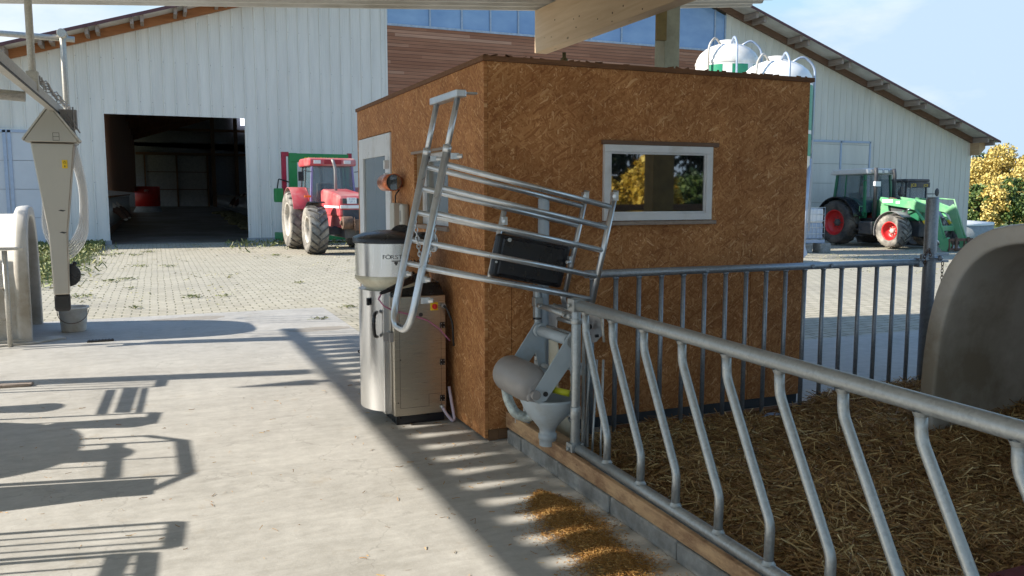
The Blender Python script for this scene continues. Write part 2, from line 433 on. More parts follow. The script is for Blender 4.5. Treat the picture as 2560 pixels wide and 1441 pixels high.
def slab_mat():
    m, t, b = newmat("floated_concrete")
    v = coords(t, world=True)
    n1 = noise(t, v, 1.1, 9, .62)
    n2 = noise(t, coords(t, (1.2, 6, 1), (0, 0, R(-28)), True), 2.0, 8, .7, 1.2)
    n3 = noise(t, v, 9, 7, .75)
    f = mix(t, .35, mix(t, .5, n1, n2), n3)
    c = ramp(t, f, [(.34, (.28, .265, .235)), (.5, (.40, .385, .355)), (.64, (.50, .485, .45))])
    st = ramp(t, noise(t, v, 3.1, 6, .7), [(.60, (0, 0, 0)), (.72, (.5, .5, .5))])
    c = mix(t, st, c, (.33, .27, .19))
    sp = ramp(t, noise(t, v, 46, 3, .7), [(.66, (0, 0, 0)), (.72, (.4, .4, .4))])
    c = mix(t, sp, c, (.62, .6, .55))
    dk = ramp(t, noise(t, v, 70, 3, .7), [(.71, (0, 0, 0)), (.75, (.55, .55, .55))])
    c = mix(t, dk, c, (.14, .11, .08))
    # damp dirty patches with outlines of their own near the far corner
    geo = N(t, "ShaderNodeNewGeometry").outputs['Position']
    for (px_, py_, rx, ry) in ((.35, 11.45, .55, .22), (1.72, 9.95, .5, .2)):
        mpn = N(t, "ShaderNodeMapping"); mpn.vector_type = 'POINT'
        mpn.inputs['Location'].default_value = (-px_ / rx, -py_ / ry, 0); mpn.inputs['Scale'].default_value = (1 / rx, 1 / ry, 0)
        t.links.new(geo, mpn.inputs[0])
        ln = N(t, "ShaderNodeVectorMath", operation='LENGTH'); t.links.new(mpn.outputs[0], ln.inputs[0])
        dd = mth(t, 'ADD', ln.outputs['Value'], mth(t, 'MULTIPLY', noise(t, v, 4, 5), .9))
        c = mix(t, ramp(t, dd, [(0.0, (.75, .75, .75)), (.0001, (.7, .7, .7)), (.999, (0, 0, 0))]) if False else mth(t, 'MULTIPLY', mth(t, 'LESS_THAN', dd, 1.25), .6), c, (.24, .20, .15))
    # hairline cracks
    vo = N(t, "ShaderNodeTexVoronoi"); vo.feature = 'DISTANCE_TO_EDGE'; vo.inputs['Scale'].default_value = .55
    wv = N(t, "ShaderNodeVectorMath", operation='ADD'); t.links.new(v, wv.inputs[0])
    nn = N(t, "ShaderNodeTexNoise"); nn.inputs['Scale'].default_value = 2.5; nn.inputs['Detail'].default_value = 5; t.links.new(v, nn.inputs['Vector'])
    t.links.new(nn.outputs['Color'], wv.inputs[1]); t.links.new(wv.outputs[0], vo.inputs['Vector'])
    ck = mth(t, 'LESS_THAN', vo.outputs['Distance'], .0035)
    c = mix(t, mth(t, 'MULTIPLY', ck, .22), c, (.15, .14, .12))
    t.links.new(c, b.inputs['Base Color'])
    rr = ramp(t, f, [(.3, (.55,) * 3), (.7, (.75,) * 3)]); t.links.new(rr, b.inputs['Roughness'])
    bump(t, b, mix(t, .5, n2, noise(t, v, 60, 4)), .3, .008)
    return m
def soil_mat():
    m, t, b = newmat("bare_soil_with_stubble")
    v = coords(t, world=True)
    c = ramp(t, noise(t, v, 5, 8, .7), [(.3, (.13, .10, .06)), (.5, (.27, .22, .14)), (.62, (.30, .27, .15)), (.75, (.14, .18, .05))])
    t.links.new(c, b.inputs['Base Color']); b.inputs['Roughness'].default_value = 1; bump(t, b, noise(t, v, 14, 6), .8, .04)
    return m
fxs = [-400, -200, -80, -30] + list(range(-20, 46, 2)) + [60, 90, 150, 300, 600]
fys = [-400, -200, -80, -30] + list(range(-20, 46, 4)) + [60, 90, 150, 300, 700]
grid_sheet(fxs, fys, -0.03, ground_mat(), "ground")
grid_sheet([-26] + list(range(-20, 37, 1)) + [37.3], list(range(-24, 29, 4)) + [29.9], 0, paver_mat(), "paving")
SLAB = slab_mat()
slab = MB(); slab.box((-12, -7, -.02), (2.12, 11.88, .008)); slab.box((2.12, -7, -.02), (12, 7.1, .008))
tag(slab.build("slab", SLAB), kind='structure')
# bare soil wedge in front of the barn wall
s = MB(); s.add([(-14, 14.5, .006), (-2.35, 15.6, .012), (-1.9, 21, .02), (-1.5, 29.6, .02), (-14, 29.6, .02)], [(0, 1, 2, 3, 4)])
tag(s.build("soil", soil_mat()), kind='structure')

# ================================================================== CANOPY
def rz_(x): return 3.783 + .040 * (x - 4.33) + .03 * max(0, x - 4.33)
def ry_(x): return -.155 * (x - 4.33)          # the far edge runs slightly askew to the hut
can = thing("canopy", (-4, 9.3, 0), "open-sided canopy with ribbed white roof sheets on a big planed beam over the pen", "canopy")
g = MB(); XR, XL = 7.07, -3.68; P_ = .207; prof = []
y = 9.33
while y > -5:
    prof += [(y, 0), (y - .035, 0), (y - .065, .038), (y - .177, .038), (y - .207 + .0001, 0)]; y -= P_
vs = []
for (yy, h) in prof: vs += [(q, yy + ry_(q), rz_(q) + h) for q in (XL, 4.33, XR)]
fs = [(3*i+k, 3*i+3+k, 3*i+4+k, 3*i+1+k) for i in range(len(prof) - 1) for k in (0, 1)]
g.add(vs, fs)
# unseen tapered fingers added at the low eave to shape light wedges on the slab
y = 9.33
while y > -5:
    a, b_ = XL, -4.13; P_ = .26; y += ry_(XL)
    g.add([(a, y, rz_(a)), (a, y - P_, rz_(a)), (b_, y - .185, rz_(b_)), (b_, y - .045, rz_(b_)),
           (a, y, rz_(a) + .03), (a, y - P_, rz_(a) + .03), (b_, y - .185, rz_(b_) + .03), (b_, y - .045, rz_(b_) + .03)],
          [(0, 1, 2, 3), (7, 6, 5, 4), (0, 3, 7, 4), (1, 5, 6, 2), (2, 6, 7, 3), (0, 4, 5, 1)])
    y -= P_ + ry_(XL)
o = g.build("roof", M['white_sheet'], can); sm_ = o.modifiers.new("sheet", 'SOLIDIFY'); sm_.thickness = .002
MB().box((4.25, -5, 3.28), (4.41, 9.32, rz_(4.25) - .004)).build("beam", M['glulam'], can, .006)
MB().box((-3.99, -5, 3.25), (-3.93, 11.3, 3.355)).build("beam", M['glulam'], can, .004)
post = MB(); post.box((4.53, 6.95, 0.0), (4.70, 7.12, rz_(4.53) - .06)).build("post", M['post_paint'], can, .004)
MB().box((4.42, 6.90, 3.05), (4.52, 6.945, 3.75)).build("bracket", M['mustard'], can, .003)
MB().box((4.42, 6.947, 3.45), (4.525, 7.1, 3.75)).build("bracket", M['galv'], can, .002)
pl = MB(); pl.box((4.50, 6.86, 3.56), (4.95, 6.94, 3.585)).build("plate", M['rust'], can)
MB().box((4.44, 6.96, 3.63), (5.9, 7.1, rz_(4.44) - .03)).build("tie_beam", M['glulam'], can, .004)
MB().box((4.53, .2, 0), (4.71, .38, 3.7)).build("post", M['post_paint'], can, .004)
MB().box((6.12, .0, 0), (6.45, .22, 3.85)).build("post", M['mustard'], can, .004)
for (yy, ww) in ((8.68, .20), (2.3, .17)):
    MB().box((-4.1, yy - ww / 2, 0), (-3.93, yy + ww / 2, 3.195)).build("post", M['post_paint'], can, .004)
g = MB(); g.prism([(-4.01, 8.12, 3.22), (-4.62, 8.27, 3.22), (-4.62, 8.29, 3.22), (-4.01, 8.34, 3.22)], (0, 0, -.05)); g.build("rafter_end", M['glulam'], can)
# knot marks and steel plate on the beam
g = MB()
for (a, b_) in ((1440, 69), (1494, 48), (1531, 33), (1530, 54), (1558, 15), (1606, 23), (1434, 48), (1448, 41), (1378, 93), (1387, 50)):
    p = ax(a, b_, 4.2485); g = MB(); q = rnd.uniform(.007, .013); g.cyl((p.x - .001, p.y, p.z), (p.x + .001, p.y, p.z), q, 9); g.build("knot", M['brown_wood'], can)

# ================================================================== HUT (feed kitchen)
hut = thing("hut", (1.9, 4.915, 0), "square flat-roofed hut clad in brown strand board beside the calf pen", "hut")
X0, X1, Y0, Y1, ZT = 1.897, 4.47, 4.915, 8.45, 2.42
f = MB(); wx0, wx1, wz0, wz1 = 2.74, 3.605, 1.425, 1.93
xa = X0 + .024
for (a, b_, c_, d) in ((xa, 2.082, .085, 1.2), (2.087, wx0, .085, 1.2), (wx0, wx1, .085, 1.2), (wx1, 3.98, .085, 1.2), (3.985, X1, .085, 1.2), (xa, wx0, 1.2, ZT), (wx1, X1, 1.2, ZT),
                       (wx0, wx1, 1.2, wz0), (wx0, wx1, wz1, ZT)):
    f.box((a, Y0, c_), (b_, Y0 + .022, d))
f.build("front_wall", M['osb_front'], hut)
l = MB()
wy0, wy1, vz0, vz1, dy0, dy1, dz1 = 5.62, 6.455, 1.37, 1.915, 7.14, 8.34, 2.145
for (a, b_, c_, d) in ((Y0, wy0, .03, 1.248), (Y0, 6.2, 1.25, ZT) if False else (Y0, wy0, 1.2505, ZT), (wy0, wy1, .03, vz0), (wy0, wy1, vz1, ZT), (wy1, dy0, .03, 1.248), (wy1, dy0, 1.2505, ZT), (dy0, dy1, dz1, ZT), (dy1, Y1, .03, ZT)):
    l.box((X0, a, c_), (X0 + .022, b_, d))
l.build("side_wall", M['osb_left'], hut)
k = MB(); k.box((X0 + .03, Y1 - .02, 0), (X1, Y1, ZT)); k.box((X1 - .022, Y0 + .03, 0), (X1, Y1 - .03, ZT)); k.build("back_wall", M['osb_front'], hut)
k = MB(); k.box((X0 + .025, Y0 + .024, .012), (X1 - .03, Y1 - .03, .03)); k.build("floor", M['timber_dark'], hut)
k = MB(); k.box((X0 - .012, Y0 - .014, ZT + .001), (X1 + .03, Y1 + .02, ZT + .032))
for i in range(34):                                   # torn fibres along the cut edge
    xx = rnd.uniform(X0, X1); k.cbox((xx, Y0 - .012, ZT + .034), (rnd.uniform(.01, .05), .008, rnd.uniform(.004, .014)), Matrix.Rotation(rnd.uniform(-.4, .4), 3, 'Y'))
k.build("roof", M['osb_edge'], hut)
MB().box((2.02, Y0 + .02, .009), (X1, Y0 + .05, .083)).build("plinth", M['plinth_dark'], hut)
b1 = MB(); b1.box((1.925, Y0 + .006, .009), (1.99, Y0 + .12, .083)); b1.box((1.992, Y0 + .010, .009), (2.06, Y0 + .018, .08)); b1.build("sill_beam", M['timber_dark'], hut, .003)
# front window
def window(hutp, name, org, ux, uz, n, wid, hgt, fw_, glass, rec=0.0, label=None):
    ux = Vector(ux); uz = Vector(uz); n = Vector(n); org = Vector(org) - n * rec
    def bx(g, u0, u1, v0, v1, d0, d1):
        P = [org + ux * u + uz * v for u, v in ((u0, v0), (u1, v0), (u1, v1), (u0, v1))]
        g.prism([p + n * d0 for p in P], n * (d1 - d0))
    g = MB()
    bx(g, 0, wid, 0, fw_, 0, .03); bx(g, 0, wid, hgt - fw_, hgt, 0, .03); bx(g, 0, fw_, fw_, hgt - fw_, 0, .03); bx(g, wid - fw_, wid, fw_, hgt - fw_, 0, .03)
    e = fw_ + .012
    bx(g, fw_, wid - fw_, fw_, e, .0, .02); bx(g, fw_, wid - fw_, hgt - e, hgt - fw_, .0, .02); bx(g, fw_, e, e, hgt - e, 0, .02); bx(g, wid - e, wid - fw_, e, hgt - e, 0, .02)
    fr = g.build(name, M['white_plastic'], hutp, .003)
    q = MB(); bx(q, e - .004, wid - e + .004, e - .004, hgt - e + .004, .001, .009); q.build("pane", glass, fr)
    return fr
window(hut, "window", (wx0, Y0, wz0), (1, 0, 0), (0, 0, 1), (0, -1, 0), wx1 - wx0, wz1 - wz0, .048, M['glass_dark'], .004)
MB().box((wx0 - .015, Y0 - .028, wz1), (wx1 + .05, Y0 - .002, wz1 + .028)).build("lintel", M['brown_wood'], hut, .002)
MB().box((wx0 - .03, Y0 - .045, wz0 - .03), (wx1 + .03, Y0 - .002, wz0 - .004)).build("window_sill", M['grey_wood'], hut, .003)
MB().box((wx1 + .001, Y0 - .008, wz0), (wx1 + .018, Y0 - .002, wz1)).build("trim", M['timber'], hut)
# side window, set back in its reveal
window(hut, "window", (X0, wy0, vz0), (0, 1, 0), (0, 0, 1), (-1, 0, 0), wy1 - wy0 - .02, vz1 - vz0, .05, M['glass_grey'], .09)
rv = MB(); rv.box((X0 + .024, wy1 - .018, vz0), (X0 + .09, wy1, vz1)); rv.box((X0 + .024, wy0, vz1 + .001), (X0 + .12, wy1, vz1 + .015)); rv.build("reveal", M['timber'], hut)
MB().box((X0 - .02, wy0 - .02, vz0 - .03), (X0 + .06, wy1 + .02, vz0 - .001)).build("window_sill", M['grey_wood'], hut, .003)
MB().box((X0 - .015, wy0 - .02, vz1), (X0 + .0, wy1 + .04, vz1 + .02)).build("lintel", M['grey_wood'], hut, .002)
# door
g = MB(); dx = X0 + .004; D = dy1 - dy0
def dbx(g, y0, y1, z0, z1, x0, x1): g.box((x0, y0, z0), (x1, y1, z1))
dbx(g, dy0, dy0 + .17, .03, dz1 - .01, dx - .02, dx + .03); dbx(g, dy1 - .17, dy1, .03, dz1 - .01, dx - .02, dx + .03)
dbx(g, dy0 + .17, dy1 - .17, dz1 - .2, dz1 - .01, dx - .02, dx + .03); dbx(g, dy0 + .17, dy1 - .17, .98, 1.16, dx - .02, dx + .03); dbx(g, dy0 + .17, dy1 - .17, .03, .16, dx - .02, dx + .03)
dbx(g, dy0 + .17, dy1 - .17, .16, .98, dx - .008, dx + .025)
door = g.build("door", M['white_plastic'], hut, .004)
MB().box((dx - .004, dy0 + .16, 1.15), (dx + .006, dy1 - .16, dz1 - .19)).build("pane", M['glass_grey'], door)
h_ = MB(); h_.cbox((dx - .035, dy0 + .055, 1.86), (.05, .05, .075)); h_.cbox((dx - .035, dy0 + .055, 1.76), (.05, .045, .05)); h_.build("hinge", M['white_plastic'], door, .006)
h_ = MB(); h_.tube(bend([(dx - .02, dy1 - .08, 1.05), (dx - .07, dy1 - .08, 1.05), (dx - .07, dy1 - .2, 1.05)], .02), .01); h_.build("handle", M['galv'], door)
# copper lamp, conduit boxes, small cable
lamp = thing("wall_lamp", (1.8, 7.0, 1.7), "copper tube lamp pointing out of the hut wall beside the door", "lamp")
g = MB(); c0, c1 = ax(1003, 455, 1.86), ax(975, 460, 1.66)
c0 = Vector((1.80, 6.62, 1.70)); c1 = Vector((1.80, 7.02, 1.70))
g.lathe([(.066, 0), (.070, .0), (.070, .30), (.064, .30)], (1.80, 6.70, 1.70), 'Y', 28, caps=False); g.lathe([(.064, .3), (.064, .01)], (1.80, 6.70, 1.70), 'Y', 28, caps=False)
g.build("lamp_shade", M['copper'], lamp)
MB().cyl((1.80, 6.715, 1.70), (1.80, 6.722, 1.70), .063, 24).build("lens", M['glass_dark'], lamp)
MB().box((1.865, 6.78, 1.66), (1.895, 6.90, 1.74)).build("bracket", M['rust'], lamp, .004)
jb = MB(); jb.box((1.825, 6.83, 1.30), (1.894, 6.955, 1.53)); o = jb.build("junction_box", M['beige_box'], None, .006)
tag(o, "pale grey electrical box with a thin cable, on the hut wall nearest the door", "electrical box", "electrical boxes on the hut wall")
c_ = MB(); c_.tube(bend([(1.86, 6.90, 1.53), (1.86, 6.90, 1.60), (1.885, 6.86, 1.64)], .03), .006, 6); c_.build("cable", M['black_rubber'], o, local=False)
jb = MB(); jb.box((1.835, 6.60, 1.31), (1.894, 6.71, 1.525)); o = jb.build("junction_box", M['beige_box'], None, .02)
tag(o, "rounded beige electrical box on the hut wall, half behind the raised stall frame", "electrical box", "electrical boxes on the hut wall")
o2 = MB(); o2.box((1.833, 6.64, 1.38), (1.8345, 6.68, 1.47)); o2.build("cover", M['grey_plastic'], o)
# brass valve on the hut roof
vp = Vector((2.99, 6.0, 2.453))
g = MB(); g.cyl(vp, vp + Vector((0, 0, .22)), .011); g.lathe([(.02, .13), (.03, .16), (.03, .20), (.015, .215), (.015, .25)], vp, 'Z', 12)
o = g.build("relief_valve", plain("old_brass", (.18, .15, .07), .5, .7), None); tag(o, "small brass relief valve sticking up from the hut roof", "valve")
g = MB(); g.cbox(vp + Vector((.12, 0, .012)), (.26, .05, .03)); g.cbox(vp + Vector((.2, .03, .03)), (.07, .04, .03)); g.build("base", M['black_plastic'], o, .004)

# ================================================================== BARN
def zl(x): return 5.611 + .313 * (x + 4.134)
def zr(x): return 9.176 - .3366 * (x - 22.38)
def zw(x): return min(zl(x), zr(x))
BY = 29.73
M['barn_white'] = plain("white_trapezoid_cladding", (.60, .61, .595), .45, var=.05, scale=.9, dirt=(.52, .50, .45), dirt_amt=.1)
def corr(nm, base):
    m, t, b = newmat(nm); v = coords(t, world=True)
    c = ramp(t, noise(t, coords(t, (2, 1, .25), world=True), 1.5, 6, .6), [(.3, sc3(base, .9)), (.7, sc3(base, 1.06))])
    wv = N(t, "ShaderNodeTexWave"); wv.wave_type = 'BANDS'; wv.bands_direction = 'X'; wv.inputs['Scale'].default_value = 4.2; t.links.new(v, wv.inputs['Vector'])
    bump(t, b, wv.outputs['Fac'], .25, .01)
    # rows of screw heads
    vv = N(t, "ShaderNodeSeparateXYZ"); t.links.new(v, vv.inputs[0])
    fx = mth(t, 'ABSOLUTE', mth(t, 'SUBTRACT', mth(t, 'FRACT', mth(t, 'MULTIPLY', mth(t, 'ADD', vv.outputs[0], 40.09), 1 / .36)), .5))
    fz = mth(t, 'ABSOLUTE', mth(t, 'SUBTRACT', mth(t, 'FRACT', mth(t, 'MULTIPLY', mth(t, 'ADD', vv.outputs[2], mth(t, 'MULTIPLY', vv.outputs[0], .02)), 1 / 1.3)), .5))
    d = mth(t, 'MULTIPLY', mth(t, 'LESS_THAN', fx, .03), mth(t, 'LESS_THAN', fz, .010))
    c = mix(t, mth(t, 'MULTIPLY', d, .7), c, (.2, .2, .19))
    t.links.new(c, b.inputs['Base Color']); b.inputs['Roughness'].default_value = .42
    return m
M['barn_white'] = corr("white_trapezoid_cladding", (.71, .69, .635))
M['barn_grey'] = corr("pale_grey_cladding", (.65, .625, .55))
def rib_wall(g, x0, x1, zb, zt, y, p=.36):
    n0 = math.floor(x0 / p); pts = []
    x = n0 * p
    raw = []
    while x < x1 + p:
        raw += [(x + .0, 0), (x + .012, -.03), (x + .045, -.03), (x + .06, 0)]; x += p
    pts = [(x0, 0)] + [q for q in raw if x0 < q[0] < x1] + [(x1, 0)]
    vs = []
    for (a, d) in pts: vs += [(a, y + d, zb(a) if callable(zb) else zb), (a, y + d, zt(a) if callable(zt) else zt)]
    g.add(vs, [(2*i, 2*i+2, 2*i+3, 2*i+1) for i in range(len(pts) - 1)])
barn = thing("barn", (15, 29.73, 0), "huge white metal cattle barn with timber and blue glazed middle across the yard", "barn")
g = MB()
rib_wall(g, -9.5, -3.14, lambda a: 3.55, lambda a: zw(a), BY)
rib_wall(g, -3.14, -1.39, .13, lambda a: zw(a), BY)
rib_wall(g, -1.39, 2.86, 4.14, lambda a: zw(a), BY)
rib_wall(g, 2.86, 7.77, .13, lambda a: zw(a), BY)
g.box((-3.0, BY + .01, .13), (-1.40, BY + .12, 4.1)); g.box((2.87, BY + .01, .13), (7.6, BY + .12, 4.1)); 
g.build("wall", M['barn_white'], barn)
g = MB(); rib_wall(g, 22.39, 26.92, -.4, lambda a: zw(a), BY); rib_wall(g, 26.92, 30.72, 4.0, lambda a: zw(a), BY); rib_wall(g, 30.72, 37.42, -.4, lambda a: zw(a), BY)
g.box((37.30, BY + .02, -.6), (37.42, 78, 4.05))
g.build("wall", M['barn_grey'], barn)
# plinths
g = MB(); g.box((-3.14, BY - .04, -.02), (-1.36, BY + .15, .128)); g.box((2.83, BY - .04, -.02), (7.8, BY + .15, .128)); g.box((22.4, BY - .04, -.7), (37.4, BY + .15, -.405)); g.build("plinth", M['plinth'], barn)
# timber clad middle
def larch():
    m, t, b = newmat("larch_boards")
    v = coords(t, world=True); sp = N(t, "ShaderNodeSeparateXYZ"); t.links.new(v, sp.inputs[0])
    row = mth(t, 'FLOOR', mth(t, 'MULTIPLY', sp.outputs[2], 1 / .12))
    col = mth(t, 'FLOOR', mth(t, 'ADD', mth(t, 'MULTIPLY', sp.outputs[0], 1 / 4.5), mth(t, 'MULTIPLY', row, .37)))
    cb = N(t, "ShaderNodeCombineXYZ"); t.links.new(row, cb.inputs[0]); t.links.new(col, cb.inputs[1])
    wn = N(t, "ShaderNodeTexWhiteNoise"); t.links.new(cb.outputs[0], wn.inputs['Vector'])
    c = ramp(t, wn.outputs['Value'], [(0, (.28, .12, .065)), (.6, (.35, .165, .095)), (1, (.46, .26, .17))])
    gn = ramp(t, noise(t, coords(t, (.7, 1, 14), world=True), 1.5, 6, .7), [(.3, (.75,) * 3), (.7, (1.2,) * 3)])
    c = mix(t, 1.0, c, gn, 'MULTIPLY')
    fr = mth(t, 'FRACT', mth(t, 'MULTIPLY', sp.outputs[2], 1 / .12))
    gp = mth(t, 'LESS_THAN', fr, .10)
    c = mix(t, gp, c, (.05, .025, .018))
    t.links.new(c, b.inputs['Base Color']); b.inputs['Roughness'].default_value = .8
    bump(t, b, mth(t, 'SUBTRACT', 1, gp), .5, .02); return m
MB().box((7.78, BY + .01, -.5), (22.38, BY + .1, 7.58)).build("timber_wall", larch(), barn)
MB().box((7.74, BY - .03, .1), (7.80, BY + .005, zw(7.8) - .02)).build("corner_trim", M['barn_white'], barn)
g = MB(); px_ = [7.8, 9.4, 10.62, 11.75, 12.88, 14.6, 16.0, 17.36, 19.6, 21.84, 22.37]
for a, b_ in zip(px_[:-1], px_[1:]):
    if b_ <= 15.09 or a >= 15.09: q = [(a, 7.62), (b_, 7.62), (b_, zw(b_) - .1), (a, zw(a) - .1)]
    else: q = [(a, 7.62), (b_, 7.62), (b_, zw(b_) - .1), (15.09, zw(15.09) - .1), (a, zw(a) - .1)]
    fr = MB(); fr.prism([(x, BY + .03, z) for x, z in q], (0, .02, 0)); fr.build("glazing", M['glass_sky_painted'], barn)
g = MB()
for x in px_: g.box((x - .03, BY - .02, 7.6), (x + .03, BY + .028, zw(x) - .1))
g.box((7.8, BY - .03, 7.56), (22.37, BY + .028, 7.64)); g.build("glazing_bar", plain("pale_blue_bar", (.34, .42, .52), .4), barn)
# roof
g = MB(); XE0, XE1 = -9.9, 38.1; YF = 28.7; YB = 80
def zs(x): return zw(x) + .25
for a, b_, y0_, y1_ in ((XE0, 15.09, YF, 31), (15.09, XE1, YF, 31), (XE0, 14.5, 31, YB), (15.7, XE1, 31, YB)):  # open strip along the ridge, added to let daylight into the barn
    P = [(a, y0_, zs(a)), (b_, y0_, zs(b_)), (b_, y1_, zs(b_)), (a, y1_, zs(a))]
    g.prism(P, (0, 0, .05))
g.build("roof", M['white_sheet'], barn)
g = MB()
for a, b_ in ((XE0, 15.09), (15.09, XE1)):
    g.prism([(a, YF - .03, zs(a) - .03), (b_, YF - .03, zs(b_) - .03), (b_, YF - .03, zs(b_) + .07), (a, YF - .03, zs(a) + .07)], (0, .028, 0))
g.build("roof_edge", M['dark_edge'], barn)
g = MB()
for a, b_ in ((XE0 + .6, 15.09), (15.09, XE1 - .5)):
    g = MB(); g.prism([(a, BY - .14, zw(a) - .03), (b_, BY - .14, zw(b_) - .03), (b_, BY - .14, zs(b_) - .004), (a, BY - .14, zs(a) - .004)], (0, .10, 0)); g.build("verge_board", M['verge'] if a < 0 else M['brown_wood'], barn)
g = MB(); x = -8.0
while x < 14.5:
    for q in (0, .29): MB().beam((x + q, YF + .08, zs(x + q) - .12), (x + q, BY - .145, zs(x + q) - .12), .10, .20).build("purlin_end", M['grey_wood'], barn)
    x += 1.26
g = MB(); x = 16.2
while x < 37.5:
    for q in (0, .42): MB().beam((x + q, YF + .08, zs(x + q) - .14), (x + q, BY - .145, zs(x + q) - .14), .12, .24).build("purlin_end", M['grey_wood'], barn)
    x += 2.35
MB().prism([(37.35, BY - .5, 3.52), (37.75, BY - .5, 3.86), (37.75, BY - .5, 4.1), (37.3, BY - .5, 4.2)], (0, .5, 0)).build("eave_bracket", M['timber'], barn)
# left sliding gate, right double door
def sect_door(x0, x1, z0, z1, xs, name, m):
    g = MB(); zz = z0
    while zz < z1 - .05:
        q = min(z1, zz + .875); g.box((x0, BY - .07, zz), (x1, BY - .03, q - .012)); zz = q
    d = g.build(name, m, barn)
    f_ = MB()
    for x in xs: f_.box((x - .045, BY - .10, z0), (x + .045, BY - .072, z1 + .05))
    f_.box((x0, BY - .10, z1 - .02), (x1, BY - .072, z1 + .07)); f_.build("door_frame", M['galv_bl'], d)
M['galv_bl'] = plain("blue_grey_steel", (.36, .43, .55), .4, metal=.3, var=.08)
M['door_white'] = plain("white_door_panel", (.56, .59, .63), .45, var=.04, scale=2)
sect_door(-9.0, -3.15, .02, 3.5, (-7.2, -4.02, -4.15), "sliding_gate", M['door_white'])
sect_door(26.95, 30.70, -.5, 3.98, (26.99, 28.9, 30.66), "double_door", M['barn_grey'])
MB().box((-9, BY - .09, 3.52), (-3.12, BY - .01, 3.60)).build("gate_rail", M['barn_white'], barn)
MB().box((-3.12, BY - .06, 3.54), (-2.35, BY - .034, 4.12)).build("patch_board", plain("tan_board", (.34, .25, .15), .7), barn)
# interior
MI = wood_mat("barn_inner_boards", (.22, .09, .04), (.38, .17, .08), 2, .5, .8, False)
g = MB(); g.box((-1.52, BY + .16, 1.75), (-1.42, 76, 7.0)); 
g.build("inner_wall", MI, barn)
g = MB(); g.box((-9.5, 30, -.3), (-9.4, 80, 2)); g.box((-9.5, 78, 0), (37, 78.2, 6)); g.prism([(-9.5, 78, 6), (37.3, 78, 6), (37.3, 78, zw(37)), (15.09, 78, zw(15.09)), (-5, 78, 6)], (0, .2, 0))
g.box((-9.5, 29.9, 0), (-1.6, 30, 3.5))
g.build("back_wall", plain("grey_inner_cladding", (.30, .31, .33), .7), barn)
g = MB(); g.prism([(-10, 29.75, 0.004), (10.5, 29.75, .004), (10.5, 78, .58), (-10, 78, .58)], (0, 0, -.1)); g.build("floor", plain("swept_feed_alley", (.22, .20, .18), .8, var=.2, scale=1, dirt=(.12, .10, .07), dirt_amt=.5), barn)
g = MB()
for yy in range(36, 78, 6):
    for a, b_ in ((-1.4, 10.4),): g.prism([(a, yy, zs(a) - .9), (b_, yy, zs(b_) - .9), (b_, yy, zs(b_) - .35), (a, yy, zs(a) - .35)], (0, .2, 0))
g.build("rafter", MI, barn)
g = MB(); g.box((-.6, 77.8, .6), (1.75, 77.95, 5.0)); g.box((1.85, 77.8, .6), (4.2, 77.95, 5.0)); d = g.build("rear_door", plain("rear_door_panel", (.42, .41, .38), .6), barn)
g = MB()
for x in (4.6, 6.5): g.box((x, 77.3, 0), (x + .3, 77.7, 9))
for z in (4.95, 7.0): g.box((-1.4, 77.6, z), (10, 77.75, z + .22))
for x in (-.8, 1.72, 4.2): g.box((x, 77.65, .5), (x + .14, 77.79, 5)); 
for z in (2.0, 3.5): g.box((-.6, 77.74, z), (4.2, 77.79, z + .06))
g.build("post", M['timber_dark'], barn)
mlit, t_, b_ = newmat("daylit_pane"); b_.inputs['Emission Color'].default_value = (.75, .8, 1, 1); b_.inputs['Emission Strength'].default_value = 1.2
MB().box((7.1, 77.4, 7.6), (7.6, 77.5, 8.8)).build("window", mlit, barn)
# feed fences inside
ff = thing("feed_fence", (4.8, 31, 0), "long galvanised feed fence inside the dark barn on the right of the alley", "fence")
g = MB(); y_ = 32
while y_ < 76:
    MB().cyl((4.85, y_, .02 + (y_ - 30) * .012), (4.85, y_, 1.35 + (y_ - 30) * .004), .03, 5).build("bar", M['galv'], ff); y_ += .46
g = MB(); g.cyl((4.85, 31.5, 1.38), (4.85, 76, 1.55), .04, 6); g.cyl((4.85, 31.5, .28), (4.85, 76, .7), .03, 6); g.box((4.9, 31.5, 0), (5.05, 76, .45)); g.build("rail", M['galv'], ff)
ff = thing("feed_fence", (-1.55, 31, 0), "dark feed fence under the boarded wall inside the barn on the left", "fence")
g = MB(); g.cyl((-1.6, 30.5, 1.5), (-1.6, 62, 1.6), .04, 6); g.box((-1.75, 30.5, 0), (-1.6, 62, .5)); g.build("rail", M['timber_dark'], ff)
g = MB(); y_ = 31
while y_ < 60: MB().cyl((-1.6, y_, .4), (-1.6, y_, 1.5), .025, 5).build("bar", M['galv'], ff); y_ += .8
# red feed container on a pale foot, deep in the alley
rb = thing("feed_pusher", (-.5, 63, .38), "red round feed pusher deep inside the barn alley", "feed pusher")
g = MB(); g.lathe([(.74, .42), (.80, .46), (.80, 1.72), (.77, 1.78), (.72, 1.78), (.72, 1.6), (0.0, 1.6)], (-.5, 63, .38), 'Z', 32, caps=False); g.build("body", M['red'], rb)
g = MB(); g.lathe([(.92, .0), (.92, .08), (.74, .42), (0, .42)], (-.5, 63, .38), 'Z', 28); g.build("skirt", M['plinth'], rb)
g = MB()
for a in range(3):
    an = R(-100 + a * 6); c = Vector((-.5 + .805 * math.cos(an), 63 + .805 * math.sin(an), 1.85)); g.tube([c + Vector((.05 * math.cos(q), 0, .08 * math.sin(q))) for q in [i * math.pi / 5 for i in range(8)]], .012, 4)
g.build("emblem", M['white_decal'], rb)
hay = MB()
for i in range(260):
    y_ = rnd.uniform(31, 60); c = Vector((rnd.gauss(4.2, .25), y_, .06 + (y_ - 30) * .012)); hay.sphere(c, rnd.uniform(.1, .3), 6, 4, (1, 1.3, .45))
